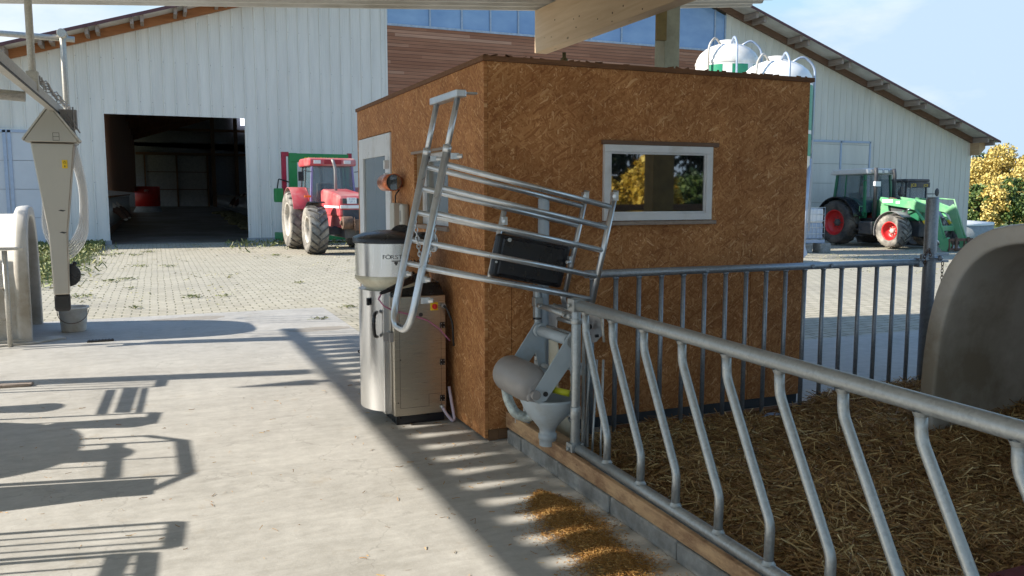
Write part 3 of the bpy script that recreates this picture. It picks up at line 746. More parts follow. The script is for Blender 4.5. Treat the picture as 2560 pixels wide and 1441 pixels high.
o = hay.build("feed", plain("fodder", (.16, .14, .06), .95, var=.4, scale=6, bmp=.6)); tag(o, "long low heap of fodder in front of the barn feed fence", "fodder", kind='stuff')
# ================================================================== PEN
CG = M['galv']
# kerb blocks
edges = [4.84, 4.62, 4.10, 3.52, 2.93, 2.35, 1.77, 1.19, .61, .03]
BL = ["short grey concrete block at the hut end of the pen kerb", "long grey concrete block under the funnel and fence end", "grey concrete block of the pen kerb just past the top of the chopped straw",
      "grey concrete block of the pen kerb beside the middle of the chopped straw", "grey concrete kerb block nearest the bottom edge of the picture"]
for i in range(len(edges) - 1):
    g = MB(); g.box((2.02 + rnd.uniform(-.004, .004), edges[i+1] + .005, .009), (2.20, edges[i] - .005, .100 + rnd.uniform(-.002, .002)))
    o = g.build("kerb_block", M['block'], None, .009)
    tag(o, BL[i] if i < 5 else "grey concrete kerb block below the bottom edge of the picture", "block", "concrete blocks of the pen kerb")
def KZ(y): return .197 - (4.4 - y) * .0165
g = MB(); g.prism([(2.026, .1, .1035), (2.026, 4.88, .1035), (2.026, 4.88, KZ(4.88)), (2.026, .1, KZ(.1))], (.030, 0, 0)); o = g.build("kerb_timber", M['kerb_timber'], None, .005)
tag(o, "long stained timber edging lying on the concrete kerb blocks", "timber")
g = MB(); g.box((2.058, 3.97, .1035), (2.16, 4.88, .192)); o = g.build("kerb_timber", M['kerb_timber'], None, .005); tag(o, "short broad timber under the funnel spout and wrapped hose", "timber")
# feed fence with slanting bars
KF = .9698
fence = thing("feed_fence", (2.085, 3.98, .1), "galvanised feed fence with slanting cranked bars along the straw pen", "fence")
def FZ(x, y, z): return (2.085, y * KF, 1.6 + (z - 1.6) * KF)
def TZ(y): return .985 - (4.1 - y) * .011
def BZ(y): return .165 - (4.1 - y) * .018
MB().tube([FZ(0, y, TZ(y)) for y in (4.12, 3.3, 2.4, 1.6, .9, .4)], .0305, 20).build("top_rail", CG, fence)
MB().tube([FZ(0, y, BZ(y)) for y in (4.10, 3.3, 2.4, 1.6, .9, .4)], .0285, 16).build("bottom_rail", CG, fence)
for i in range(11):
    yt = 3.43 - (i - 2) * .3205
    if i == 0: yt = 4.03
    if i == 1: yt = 3.735
    d = .26 if i == 0 else .30
    P = bend([FZ(0, yt, TZ(yt) - .02), FZ(0, yt - .005, .85), FZ(0, yt - d, .325), FZ(0, yt - d + .003, BZ(yt - d) + .01)], .030, 4)
    g = MB(); g.tube(P, .0192, 14)
    a = FZ(0, yt, TZ(yt) - .030); b_ = FZ(0, yt - d + .003, BZ(yt - d) + .028)
    g.lathe([(.020, -.012), (.023, -.005), (.027, .004)], a, 'Z', 14, caps=False); g.lathe([(.029, -.004), (.024, .004), (.020, .012)], b_, 'Z', 14, caps=False)
    g.build("bar", CG, fence)
g = MB(); ey = 4.13 * KF; g.cyl((2.08, ey, .16), (2.08, ey, 1.028), .026, 16); g.cbox((2.08, ey, 1.004), (.073, .073, .068)); g.cyl((2.08, ey, 1.038), (2.08, ey, 1.043), .029, 12)
g.cbox((2.08, ey, .205), (.078, .068, .06)); g.bolt((2.04, ey, 1.004), (-1, 0, 0)); g.bolt((2.04, ey, .205), (-1, 0, 0)); g.cyl((2.08, ey, .90), (2.08, ey, .93), .031, 14); g.cyl((2.08, ey, .37), (2.08, ey, .44), .030, 14)
g.build("end_post", CG, fence, .003)
# rear gate
CB = galv_mat("bluish_galvanised", (.30, .345, .40), .6, .42)
gate = thing("pen_gate", (2.55, 4.6, .03), "galvanised gate of upright tubes across the rear of the pen, before the hut", "gate")
GY = 4.6
MB().tube([(2.45, GY, 1.105), (3.8, GY, 1.10), (5.30, GY, 1.093)], .0255, 16).build("top_rail", CB, gate)
MB().tube([(2.45, GY, .045), (5.30, GY, .04)], .024, 14).build("bottom_rail", CB, gate)
nb = 17
for i in range(nb):
    x = 2.50 + i * (5.22 - 2.50) / (nb - 1)
    g = MB(); g.cyl((x, GY, .05), (x, GY, 1.09), .0155, 10); g.cyl((x, GY, 1.068), (x, GY, 1.08), .02, 10); g.build("bar", CB, gate)
for z in (1.09, .04): MB().cbox((5.30, GY, z), (.05, .055, .07)).build("end_bracket", CB, gate, .004)
for x in (3.35, 4.25, 4.42): MB().cyl((x, GY - .025, 1.098), (x, GY - .031, 1.098), .014, 8).build("rivet", CB, gate)
gp = thing("gate_post", (5.41, 4.6, 0), "tall round galvanised post holding the free end of the pen gate", "post")
MB().tube([(5.41, 4.6, -.02), (5.41, 4.6, 1.565), (5.41, 4.6, 1.58)], [.047, .047, .04], 24).build("tube", CB, gp)
g = MB(); g.tube([(5.41 + .052 * math.cos(a), 4.6 + .052 * math.sin(a), 1.125) for a in [k * math.pi / 8 for k in range(16)]], .012, 6, closed=True)
g.cyl((5.41, 4.6, 1.10), (5.41, 4.6, 1.15), .053, 20); g.cbox((5.34, 4.575, 1.13), (.10, .02, .05)); g.cbox((5.48, 4.56, 1.15), (.16, .012, .018)); g.cbox((5.48, 4.56, 1.095), (.16, .012, .018)); g.sphere((5.455, 4.545, 1.122), .022)
g.build("clamp", CB, gp, .002)
def chain(pts, L=.034, r=.0035, n=None):
    P = [Vector(p) for p in pts]; seg = [(P[i+1] - P[i]).length for i in range(len(P)-1)]; tot = sum(seg); n = int(tot / (L * .72)); g = MB()
    def at(s):
        for i, q in enumerate(seg):
            if s <= q: return P[i].lerp(P[i+1], s / q), (P[i+1] - P[i]).normalized()
            s -= q
        return P[-1], (P[-1] - P[-2]).normalized()
    for k in range(n):
        c, t = at((k + .5) * tot / n); u = t.cross(Vector((.3, 1, .2))); u.normalize(); v_ = t.cross(u)
        if k % 2: u = v_
        loop = []
        for j in range(10):
            a = 2 * math.pi * j / 10; loop.append(c + t * (L * .5 * math.cos(a)) + u * (L * .27 * math.sin(a)))
        g.tube(loop, r, 5, closed=True)
    return g
g = chain([(5.49, 4.55, 1.09), (5.492, 4.55, .93)], .034, .003)
g.tube([(5.492 + .022 * math.cos(a), 4.55, .905 + .022 * math.sin(a)) for a in [k * math.pi / 6 for k in range(12)]], .003, 5, closed=True)
g.cyl((5.49, 4.55, .88), (5.482, 4.55, .77), .009, 8); g.build("chain", M['rust'], gp)
g = chain([(5.33, 4.57, 1.08), (5.30, 4.55, 1.14), (5.33, 4.54, 1.19), (5.36, 4.55, 1.14)], .034, .003); g.build("chain", M['rust'], gp)
g = MB(); g.box((2.75, 4.66, .005), (5.36, 4.72, .075)); o = g.build("sole_timber", M['timber_dark'], None, .004); tag(o, "dark timber board lying under the rear pen gate", "timber")

# igloo hutches
def hutch():
    root = thing("calf_hutch", (0, 0, 0), "", "calf hutch")
    n = 40
    def ring(a, h, x):
        out = []
        D = []
        for i in range(401):
            t = math.pi * i / 400; c_, s_ = math.cos(t), math.sin(t); e = 2 / 3.2
            D.append((a * math.copysign(abs(c_) ** e, c_), h * abs(s_) ** e))
        L = [0]
        for p, q in zip(D[:-1], D[1:]): L.append(L[-1] + math.hypot(q[0] - p[0], q[1] - p[1]))
        j = 0
        for i in range(n + 1):
            s_ = L[-1] * i / n
            while j < 399 and L[j + 1] < s_: j += 1
            f_ = (s_ - L[j]) / max(1e-9, L[j + 1] - L[j]); out.append((x, D[j][0] + (D[j+1][0] - D[j][0]) * f_, D[j][1] + (D[j+1][1] - D[j][1]) * f_))
        return out
    A, H = .715, 1.285
    secs = [(-.2, 1.50, 0), (0, 1.46, 0), (0.5, 1.40, 0), (.8, 1.2, 0), (.95, .9, 0), (1, .55, 0), (1, .09, 0)]
    outer = [(.02, 1.56), (.45, 1.53), (.70, 1.42), (.86, 1.22), (.95, .95), (1.0, .55), (1.0, .10)]
    g = MB(); rings = []
    for s_, x in outer: rings.append(ring(A * s_, H * s_, x))
    for off, x in ((.045, .10), (.075, .085), (.085, .05), (.088, .0), (.080, -.030), (.074, -.038), (.066, -.040), (-.008, -.040), (-.018, -.036), (-.024, -.028), (-.026, -.02), (-.026, .02)): rings.append(ring(A + off, H + off, x))
    for s_, x in outer[::-1]: rings.append(ring(A * s_ - .02 * min(1, s_ * 3), H * s_ - .02 * min(1, s_ * 3), x - .02 if s_ < 1 else x + (.0)))
    vs = [p for r_ in rings for p in r_]; m = n + 1
    fs = [(i*m+k, (i+1)*m+k, (i+1)*m+k+1, i*m+k+1) for i in range(len(rings)-1) for k in range(n)]
    g.add(vs, fs, True); g.build("shell", M['hutch'], root, local=True)
    for y in (-.72, .72): MB().cbox((.5, y + math.copysign(.05, y), .03), (1.0, .10, .03)).build("foot_flange", M['hutch'], root, .008, local=True)
    return root
h1 = hutch(); h1.location = (4.50, 3.02, .07); h1['label'] = "beige domed calf hutch with dark open mouth in the straw, right edge"; h1['group'] = "domed calf hutches"
h2 = copy_tree(h1); h2.location = (-1.36, 10.98, .008); h2.rotation_euler = (0, 0, R(182.5)); h2.scale = (1, 1, 1.07); h2['label'] = "beige domed calf hutch cut by the left edge, on the sunny concrete"
h3 = copy_tree(h1); h3.location = (-2.75, 6.35, .008); h3.rotation_euler = (0, 0, R(180)); h3['label'] = "domed calf hutch outside the left edge of the picture"

# straw bed
def straw_h(x, y):
    b_ = .045 + .035 * math.sin(x * 2.1 + 1.3) * math.sin(y * 2.7) + .02 * math.sin(x * 5.3 + y * 3.1) + .015 * math.sin(x * 9 - y * 11)
    b_ += .05 * max(0, min(1, (x - 3.9) / .8)) + .07 * math.exp(-((x - 3.0) ** 2 + (y - 4.45) ** 2) / .12) + .10 * math.exp(-((x - 4.4) ** 2 + (y - 4.35) ** 2) / .08) + .06 * math.exp(-((x - 3.9) ** 2 + (y - 3.6) ** 2) / .2)
    b_ += .10 * max(0, min(1, (x - 4.6) / .8))
    return max(.012, b_ * max(0.3, min(1, (x - 2.15) / .35)))
xs = np.arange(2.19, 6.6, .07); ys = np.arange(-.4, 4.66, .07)
def straw_mat(nm, stops, bright=1):
    m, t, b = newmat(nm)
    at_ = N(t, "ShaderNodeAttribute"); at_.attribute_name = "tone"
    c = ramp(t, at_.outputs['Fac'], [(p, sc3(q, bright)) for p, q in stops])
    t.links.new(c, b.inputs['Base Color']); b.inputs['Roughness'].default_value = .6; b.inputs['Specular IOR Level'].default_value = .3
    return m
bed = MB(); bed.add([(x, y, straw_h(x, y) - .008) for y in ys for x in xs], [(j*len(xs)+i, j*len(xs)+i+1, (j+1)*len(xs)+i+1, (j+1)*len(xs)+i) for j in range(len(ys)-1) for i in range(len(xs)-1)], True)
sm0 = plain("matted_straw", (.20, .115, .05), .95, var=.5, scale=18, bmp=.8)
def strands(name, n, posf, lenr, wr, tilt, mat, seed, bendamt=.15, parent=None):
    g_ = np.random.default_rng(seed)
    c = posf(n, g_); L = g_.uniform(*lenr, n); W = g_.uniform(*wr, n)
    a = g_.uniform(0, 2*np.pi, n); e = g_.normal(0, tilt, n)
    d = np.stack([np.cos(a)*np.cos(e), np.sin(a)*np.cos(e), np.sin(e)], 1)
    ra = g_.normal(0, 1, (n, 3)); s = np.cross(d, ra); s /= np.linalg.norm(s, axis=1)[:, None]
    up = np.cross(s, d)
    k = g_.normal(0, bendamt, n)[:, None] * L[:, None]
    V = np.zeros((n, 6, 3))
    for j, (t_, bb) in enumerate(((-.5, 0), (0, 1), (.5, 0))):
        p = c + d * (L * t_)[:, None] + up * k * bb
        V[:, j*2] = p - s * (W/2)[:, None]; V[:, j*2+1] = p + s * (W/2)[:, None]
    F = (np.array([[0, 1, 3, 2], [2, 3, 5, 4]])[None] + (np.arange(n)*6)[:, None, None]).reshape(-1, 4)
    me = bpy.data.meshes.new(name); me.vertices.add(n*6); me.vertices.foreach_set('co', V.reshape(-1))
    me.loops.add(F.size); me.loops.foreach_set('vertex_index', F.reshape(-1)); me.polygons.add(len(F)); me.polygons.foreach_set('loop_start', np.arange(0, F.size, 4))
    me.update(calc_edges=True)
    at = me.attributes.new("tone", 'FLOAT', 'POINT'); at.data.foreach_set('value', np.repeat(g_.beta(2, 2, n), 6))
    me.materials.append(mat); o = bpy.data.objects.new(name, me); COL.objects.link(o)
    if parent: o.parent = parent
    return o
o = bed.build("straw_bed", sm0); tag(o, "matted brown straw floor of the pen", "straw", kind='stuff')
STR = straw_mat("straw", [(0, (.15, .075, .03)), (.35, (.30, .17, .07)), (.65, (.45, .29, .12)), (.85, (.62, .46, .21)), (1, (.85, .74, .45))])
def pen_pos(n, g_):
    x = 2.2 + g_.beta(1.0, 1.15, n) * 4.0; y = g_.uniform(.2, 4.62, n)
    z = np.array([straw_h(a, b) for a, b in zip(x, y)]) + np.abs(g_.normal(0, .014, n))
    return np.stack([x, y, z], 1)
o = strands("straw", 60000, pen_pos, (.035, .17), (.0026, .0068), .34, STR, 3); tag(o, "loose brown and yellow straw littering the whole pen", "straw", kind='stuff')
# chopped straw heap on the walkway
CH = straw_mat("chopped_straw", [(0, (.17, .075, .02)), (.4, (.34, .17, .045)), (.8, (.52, .30, .09)), (1, (.68, .50, .22))])
spine = [Vector(az(a, b_)) for a, b_ in ((1355, 1245), (1400, 1290), (1470, 1360), (1560, 1441))] + [Vector((1.72, 2.2, 0))]
def heap_pos(n, g_):
    t = g_.uniform(0, len(spine) - 1.001, n); i = t.astype(int); f = t - i
    S = np.array([list(p) for p in spine]); p = S[i] * (1 - f)[:, None] + S[i + 1] * f[:, None]
    wd = np.where(t < .7, .04 + t * .12, .125 + .025 * np.sin(t * 5))
    off = g_.normal(0, 1, n) * wd * .62; p[:, 0] += off; p[:, 1] += g_.normal(0, .035, n)
    p[:, 2] = .010 + np.exp(-(off / (wd + .01)) ** 2 * 1.3) * .021 * g_.uniform(0, 1, n) ** .6
    return p
o = strands("chopped_straw", 30000, heap_pos, (.006, .026), (.0014, .0030), .3, CH, 5); tag(o, "orange chopped straw spilled on the concrete beside the kerb", "straw", kind='stuff')
def litter_pos(n, g_):
    x = g_.uniform(-1.2, 2.0, n); y = g_.uniform(2.4, 7, n); m_ = g_.uniform(0, 1, n) < .5
    x[m_] = g_.uniform(1.4, 2.0, m_.sum()); return np.stack([x, y, np.full(n, .012)], 1)
o = strands("straw_litter", 520, litter_pos, (.008, .05), (.0018, .004), .05, CH, 9); tag(o, "stray straw stalks scattered on the concrete", "straw", kind='stuff')

# ================================================================== RAISED STALL FRAME
st = thing("stall_frame", (2.4, 4.58, .95), "tilted up galvanised calf stall of two railed side frames with a black tub", "stall")
GB = M['galv_bright']
YN, YF_ = 4.40, 4.77
rails = [((1.47, 1.766), (2.52, 1.524)), ((1.436, 1.639), (2.483, 1.404)), ((1.403, 1.50), (2.461, 1.265)), ((1.371, 1.336), (2.419, 1.112)), ((1.342, 1.20), (2.39, .972))]
for y in (YN, YF_):
    for a, b_ in rails:
        g = MB(); g.cyl((a[0], y, a[1]), (b_[0], y, b_[1]), .0165, 14); g.build("rail", GB, st)
    g = MB(); g.cyl((2.545, y, 1.625), (2.385, y, .93), .0185, 14); g.cbox((2.515, y - .035, 1.59), (.035, .04, .05)); g.bolt((2.50, y - .055, 1.59), (-.4, -1, 0), .012, .02); g.build("upright", GB, st)
g = MB(); U = bend([(1.485, YN, 1.865), (1.252, YN, .845), (1.252, YF_, .845), (1.485, YF_, 1.865)], .15, 8); g.tube(U, .0215, 16); 
for y in (YN, YF_): g.cyl((1.478, y, 1.83), (1.486, y, 1.868), .0245, 14)
g.build("bow", GB, st)
for y in (YN, YF_): MB().cyl((1.47, y, 1.80), (1.545, y, 2.13), .0165, 14).build("slide_tube", GB, st)
g = MB(); g.box((1.515, YN - .06, 2.125), (1.575, YF_ + .05, 2.165)); g.cbox((1.60, YN - .02, 2.15), (.09, .05, .012)); g.build("head_bracket", GB, st, .005)
for y in (YN, YF_):
    for (x, z) in ((1.475, 1.79), (1.285, 1.115), (1.24 + .06, 1.0)):
        if z > 1.05 or y == YN: g = MB(); g.cbox((x + .045, y - .01, z + .02), (.05, .02, .035)); g.tube([(x + .06, y - .015, z + .02), (x + .085, y - .03, z + .02)], .014, 6); g.build("clamp", GB, st, .002)
g = MB()
for k in range(4): g.cyl((1.238, 4.48 + k * .035, .868), (1.233, 4.48 + k * .035, .867), .008, 8)
g.build("slot", M['black_rubber'], st)
# tub between frames
g = MB(); g.cyl((1.963, YF_ - .02, 1.50), (1.865, YF_ - .02, 1.09), .017, 12); g.cbox((1.955, YF_ - .045, 1.44), (.03, .03, .05)); g.bolt((1.945, YF_ - .06, 1.44), (-.5, -1, 0), .012, .02); g.build("upright", GB, st)
T0 = [ay(1246, 583, 4.66), ay(1430, 618, 4.66), ay(1404, 722, 4.66), ay(1226, 691, 4.66)]
g = MB(); g.prism(T0, (0, .055, 0)); tub = g.build("tub", M['black_plastic'], st, .02)
c0 = sum(T0, Vector()) / 4; g = MB(); g.prism([c0 + (p - c0) * .86 + Vector((0, -.012, 0)) for p in T0], (0, .02, 0)); g.build("tub_face", M['black_plastic'], tub, .012)
g = MB(); p = ay(1273, 600, 4.645); g.cyl(p, p + Vector((0, -.01, 0)), .012, 10); p = ay(1240, 655, 4.645); g.cyl(p, p + Vector((0, -.01, 0)), .007, 8); g.build("bolt", GB, tub)
g = MB(); p = ay(1425, 655, 4.60); g.cbox(p, (.02, .03, .07)); g.bolt(p + Vector((-.01, -.02, 0)), (-1, -.3, 0), .012, .03); g.build("mount", GB, st, .002); g = MB(); g.cyl((2.335, 4.70, .99), (2.36, 4.70, .90), .017, 10); g.cbox((2.36, 4.70, .885), (.06, .05, .02)); g.build("mount", GB, st, .002)
chn = chain([ay(1036, 548, YF_ - .01), ay(1044, 600, 4.74), ay(1050, 640, 4.68), ay(1058, 664, 4.6), ay(1068, 652, 4.5), ay(1079, 622, 4.43), ay(1083, 590, 4.41), ay(1088, 560, YN)], .036, .0038)
chn.build("chain", GB, st)
g = MB()
for k in range(5):
    c = ay(1083, 598 + k * 4, 4.40); g.tube([c + Vector((.022 * math.cos(a), .012 * math.sin(a * 2), .034 * math.sin(a))) for a in [q * math.pi / 6 for q in range(12)]], .004, 5, closed=True)
g.build("chain", GB, st)

# ================================================================== FEEDING STATION
fs_ = thing("feeding_station", (2.15, 4.45, .16), "calf feeding station with grey teat housing, funnel and arms beside the fence end", "calf feeder")
FP = M['feeder_paint']
g = MB(); g.cyl((2.20, 4.77, .16), (2.20, 4.77, 1.0), .021, 14); g.cbox((2.20, 4.77, .925), (.055, .055, .06)); g.cbox((2.19, 4.80, .93), (.012, .012, .22)); g.build("upright", CG, fs_, .003)
g = MB(); g.cyl(ax(1348, 764, 2.18), ax(1420, 789, 2.15), .0175, 12); g.cyl(ax(1412, 786, 2.15), ax(1436, 795, 2.15), .021, 12)
for q in (1352, 1413, 1428): p = ax(q, 766 + (q - 1352) * .36, 2.13); g.bolt(p, (-1, 0, 0), .010, .016)
g.build("cross_tube", CG, fs_)
g = MB(); g.cyl(ax(1395, 797, 2.22), ax(1436, 809, 2.2), .012, 10); g.cyl(ax(1368, 816, 2.2), ax(1438, 838, 2.2), .010, 10); g.cyl(ax(1385, 762, 2.25), ax(1438, 781, 2.22), .008, 8); g.build("rod", CG, fs_)
MB().tube([(2.255, 4.80, .1), (2.255, 4.80, 1.57), (2.255, 4.80, 1.578)], [.036, .036, .030], 22).build("water_pipe", M['pvc_grey'], fs_)
def plate(pts, X, th, name, m, bev=.002, par=None):
    g = MB(); g.prism([ax(a, b_, X) for a, b_ in pts], (th, 0, 0)); return g.build(name, m, par or fs_, bev)
plate([(1371, 762), (1424, 762), (1432, 775), (1436, 800), (1436, 812), (1424, 800), (1404, 788), (1393, 800), (1391, 820), (1396, 840), (1410, 855), (1400, 858), (1371, 840)], 2.26, .006, "guard_plate", M['galv_bright'])
plate([(1371, 850), (1392, 850), (1397, 900), (1392, 935), (1394, 965), (1402, 985), (1404, 1110), (1371, 1100)], 2.27, .008, "back_panel", M['cream_plastic'])
plate([(1424, 940), (1436, 940), (1440, 1120), (1402, 1108), (1402, 988), (1413, 995), (1422, 985), (1426, 965)], 2.27, .008, "back_panel", M['cream_plastic'])
plate([(1465, 783), (1500, 786), (1508, 800), (1508, 835), (1490, 855), (1472, 860), (1463, 830)], 2.30, .006, "side_plate", M['galv_bright'])
g = MB(); g.tube(bend([ax(1494, 790, 2.28), ax(1503, 795, 2.26), ax(1506, 815, 2.25), ax(1510, 856, 2.25)], .03), .007, 8); g.build("lever", M['galv_warm'], fs_)
g = MB(); p = ax(1477, 817, 2.285); g.cyl(p, p + Vector((-.02, 0, 0)), .016, 8); p = ax(1496, 840, 2.285); g.cyl(p, p + Vector((-.02, 0, 0)), .009, 8); g.build("knob", M['black_plastic'], fs_)
g = MB()
for q, X_ in ((1460, 2.2), (1470, 2.22)):
    a, b_ = ax(q, 800, X_), ax(q - 6, 1145, X_); g.box((a.x - .006, a.y - .012, .16), (a.x + .006, a.y + .012, a.z))
g.build("channel", CG, fs_, .002)
g = MB(); g.tube(bend([ax(1492, 900, 2.2), ax(1480, 1140, 2.2), ax(1501, 1152, 2.2), ax(1508, 900, 2.2)], .03), .0065, 8); g.tube(bend([ax(1476, 875, 2.19), ax(1462, 1128, 2.19)], .03), .006, 8); g.build("guard_rod", CG, fs_)
# pivot tube and arms
YA, YB_ = 4.52, 4.12
g = MB(); g.cyl((2.10, YA - .01, .785), (2.10, YB_ + .01, .785), .031, 20); g.cyl((2.10, YA + .012, .785), (2.10, YA - .02, .785), .040, 20); g.build("pivot_tube", FP, fs_)
def arm(y, nm="arm"):
    def q(x, z): return (x, y, z)
    g = MB(); g.prism([q(2.085, .835), q(2.135, .825), q(2.15, .78), q(2.145, .70), q(2.155, .52), q(2.12, .48), q(2.085, .645), q(1.94, .465), q(1.895, .45), q(1.865, .475), q(1.865, .52)], (0, .006, 0))
    return g.build(nm, FP, fs_, .002)
a1 = arm(YB_ - .03); a2 = arm(YA + .025)
g = MB(); g.cyl((2.105, YB_ - .034, .785), (2.105, YB_ - .030, .785), .036, 20); g.cyl((2.105, YB_ - .04, .785), (2.105, YB_ - .034, .785), .008, 8); g.build("washer", CG, a1)
# housing
hd = MB(); hx, hz = 1.885, .55
prof = [(.0, 4.53), (.088, 4.53), (.104, 4.518), (.109, 4.495), (.109, 4.26), (.104, 4.22), (.088, 4.16), (.06, 4.135), (0, 4.135)]
hd.lathe([(r_, y - .03) for r_, y in prof], (hx, 0, hz), 'Y', 30, caps=False)
hd.box((hx - .03, 4.16, hz - .10), (hx + .098, 4.42, hz - .02)); 
house = hd.build("teat_housing", M['grey_plastic'], fs_, .006)
g = MB(); g.prism([(1.835, YB_ - .02, .47), (1.93, YB_ - .02, .445), (1.965, YB_ - .02, .50), (1.955, YB_ - .02, .56), (1.90, YB_ - .02, .60), (1.84, YB_ - .02, .55)], (0, .03, 0)); g.build("end_cap", M['grey_plastic'], house, .012)
g = MB(); g.cyl((1.875, YB_ - .05, .505), (1.875, YB_ - .02, .505), .027, 20); g.build("boss", M['grey_plastic'], house, .003)
MB().cyl((1.935, YB_ - .040, .505), (1.935, YB_ - .034, .505), .014, 14).build("screw_hole", M['black_rubber'], house)
g = MB(); g.cyl((2.02, 4.16, .505), (2.09, 4.10, .49), .019, 14); g.build("yellow_sleeve", M['yellow'], fs_)
# funnel
g = MB(); fc = (2.02, 4.235, 0)
g.lathe([(.158, .455), (.164, .462), (.164, .445), (.120, .355), (.055, .275), (.046, .255), (.046, .235), (.053, .232), (.053, .205), (.048, .203), (.048, .165)], fc, 'Z', 28, caps=False)
g.lathe([(.148, .455), (.098, .35), (.03, .27)], fc, 'Z', 28, caps=False)
i0 = 0
for i in range(len(g.v)):
    x, y, z = g.v[i]; k = max(0, (z - .27) / .19); g.v[i] = (x + 0 * k, y + (y - 4.23) * .22 * k, z)
fn = g.build("funnel", M['feeder_paint'], fs_)
g = MB(); g.cyl((2.09, 4.19, .36), (2.145, 4.13, .34), .016, 12); g.cyl((2.11, 4.14, .335), (2.10, 4.10, .33), .009, 8); g.build("stay", CG, fs_)
g = MB(); g.tube(bend([ax(1264, 968, 1.9), ax(1270, 1000, 1.9), ax(1288, 1035, 1.93), ax(1318, 1045, 2.0), ax(1345, 1032, 2.05)], .06, 6), .030, 14)
for i in range(len(g.v)):
    x, y, z = g.v[i]; s_ = math.sin(x * 310 + z * 190 + y * 250) * .0035; g.v[i] = (x + s_, y + s_, z - s_)
g.build("wrapped_hose", M['hose_wrap'], fs_)
g = MB(); g.cyl((2.06, 4.62, .165), (2.06, 4.62, .30), .022, 12); g.cbox((2.06, 4.60, .32), (.05, .06, .05)); g.cyl((2.045, 4.72, .165), (2.045, 4.72, .20), .02, 10); g.build("hose_foot", FP, fs_, .004)
g = MB(); g.cyl(ax(1340, 905, 2.15), ax(1372, 920, 2.12), .014, 10); g.box((2.2, 4.16, .57), (2.26, 4.36, .62)); g.build("link", FP, fs_, .003)
for p in (ax(1343, 797, 2.17), ax(1340, 888, 2.17)): g = MB(); g.tube([p + Vector((.026 * math.cos(a), .026 * math.sin(a), 0)) for a in [k * math.pi / 6 for k in range(12)]], .003, 4, closed=True); g.build("cable_tie", M['black_rubber'], fs_)

# ================================================================== MILK MACHINE
q = az(2490, 1432, .12)
g = MB(); g.box((q.x - .05, q.y - .35, .0), (q.x + .30, q.y, .125)); g.box((q.x - .03, q.y - .33, .1251), (q.x + .28, q.y - .02, .135)); o = g.build("feed_box", plain("dark_red_box", (.12, .02, .02), .5), None, .02); tag(o, "dark red box lying in the straw at the bottom right corner", "box")
mc = thing("milk_machine", (1.55, 5.8, 0), "stainless steel calf milk machine with round hopper against the hut wall", "milk machine")
ST = M['steel']
MB().box((1.455, 5.495, .075), (1.828, 6.05, .905)).build("cabinet", ST, mc, .004)
MB().box((1.475, 5.52, .008), (1.82, 6.03, .073)).build("base", M['black_plastic'], mc)
g = MB(); ac = Vector((1.60, 5.80, 0)); RR = .305; n = 26; vs = []; a0, a1 = R(128), R(250)
a0, a1 = math.atan2(6.03 - 5.80, 1.42 - 1.60), math.atan2(5.545 - 5.80, 1.42 - 1.60) + 2 * math.pi
pts = [(ac.x + RR * math.cos(a0 + (a1 - a0) * i / n), ac.y + RR * math.sin(a0 + (a1 - a0) * i / n)) for i in range(n + 1)]
g.add([(x, y, z) for z in (.10, .94) for x, y in pts] , [(i, i + 1, n + 2 + i, n + 1 + i) for i in range(n)], True)
g.add([(x, y, .94) for x, y in pts], [tuple(range(n + 1))]); g.add([(x, y, .10) for x, y in pts], [tuple(range(n + 1))[::-1]])
drum = g.build("front_door", M['steel_round'], mc)
MB().box((1.40, 5.55, .085), (1.453, 6.03, .94)).build("side_strip", M['steel_round'], mc, .002)
g = MB(); hp = Vector((1.375, 5.585, 0)); g.tube(bend([(1.36, 5.575, .80), (1.335, 5.54, .79), (1.325, 5.53, .715), (1.335, 5.54, .64), (1.36, 5.575, .63)], .035, 5), .0125, 10); g.build("handle", M['black_plastic'], drum)
g = MB(); g.box((1.31, 5.64, .84), (1.325, 5.665, .89)); g.build("catch", M['black_plastic'], drum)
g = MB(); g.box((1.398, 5.547, .60), (1.43, 5.5495, .66)); g.box((1.43, 5.492, .60), (1.453, 5.5492, .66)); g.build("tape", M['grey_plastic'], mc)
# black sloping top
g = MB(); g.prism([(1.455, 5.50, .907), (1.455, 6.05, .907), (1.455, 6.05, 1.02), (1.455, 5.62, .985)], (.373, 0, 0)); g.build("top_cover", M['black_plastic'], mc, .012)
# hopper
hc = (1.525, 5.77, 0)
hop = MB(); hop.lathe([(.258, 1.035), (.258, 1.275)], hc, 'Z', 48, caps=False); hop.lathe([(.254, 1.275), (.254, 1.035)], hc, 'Z', 48, caps=False); hopper = hop.build("hopper", M['steel_round'], mc)
g = MB(); g.lathe([(.252, 1.05), (.262, 1.038), (.262, 1.015), (.24, .995), (.155, .915), (.15, .90), (.0, .90)], hc, 'Z', 40, caps=False); g.build("cone", M['cream_plastic'], mc)
g = MB(); g.lathe([(.272, 1.268), (.274, 1.30), (.266, 1.31), (.20, 1.335), (.10, 1.35), (.0, 1.352)], hc, 'Z', 44, caps=False); g.lathe([(.272, 1.268), (.258, 1.268)], hc, 'Z', 44, caps=False); lid = g.build("lid", M['black_gloss'] if 'black_gloss' in M else M['black_plastic'], mc)
g = MB(); g.lathe([(.085, 0), (.085, .02)], (0, 0, 0), 'Y', 28); g.xf(Matrix.Translation((1.56, 5.66, 1.325)) @ Matrix.Rotation(R(-35), 4, 'Z') @ Matrix.Rotation(R(-25), 4, 'X') @ Matrix.Diagonal((1, 1, .9, 1))); g.build("flap", M['black_plastic'], lid, .004)
g = MB(); g.sphere((1.72, 5.66, 1.285), .075, 20, 12, (1, 1, .75)); g.build("motor_cover", M['black_plastic'], mc)
g = MB(); g.lathe([(.166, .905), (.172, .90), (.172, .88), (.16, .875)], hc, 'Z', 36, caps=False); g.build("collar", M['black_rubber'], mc)
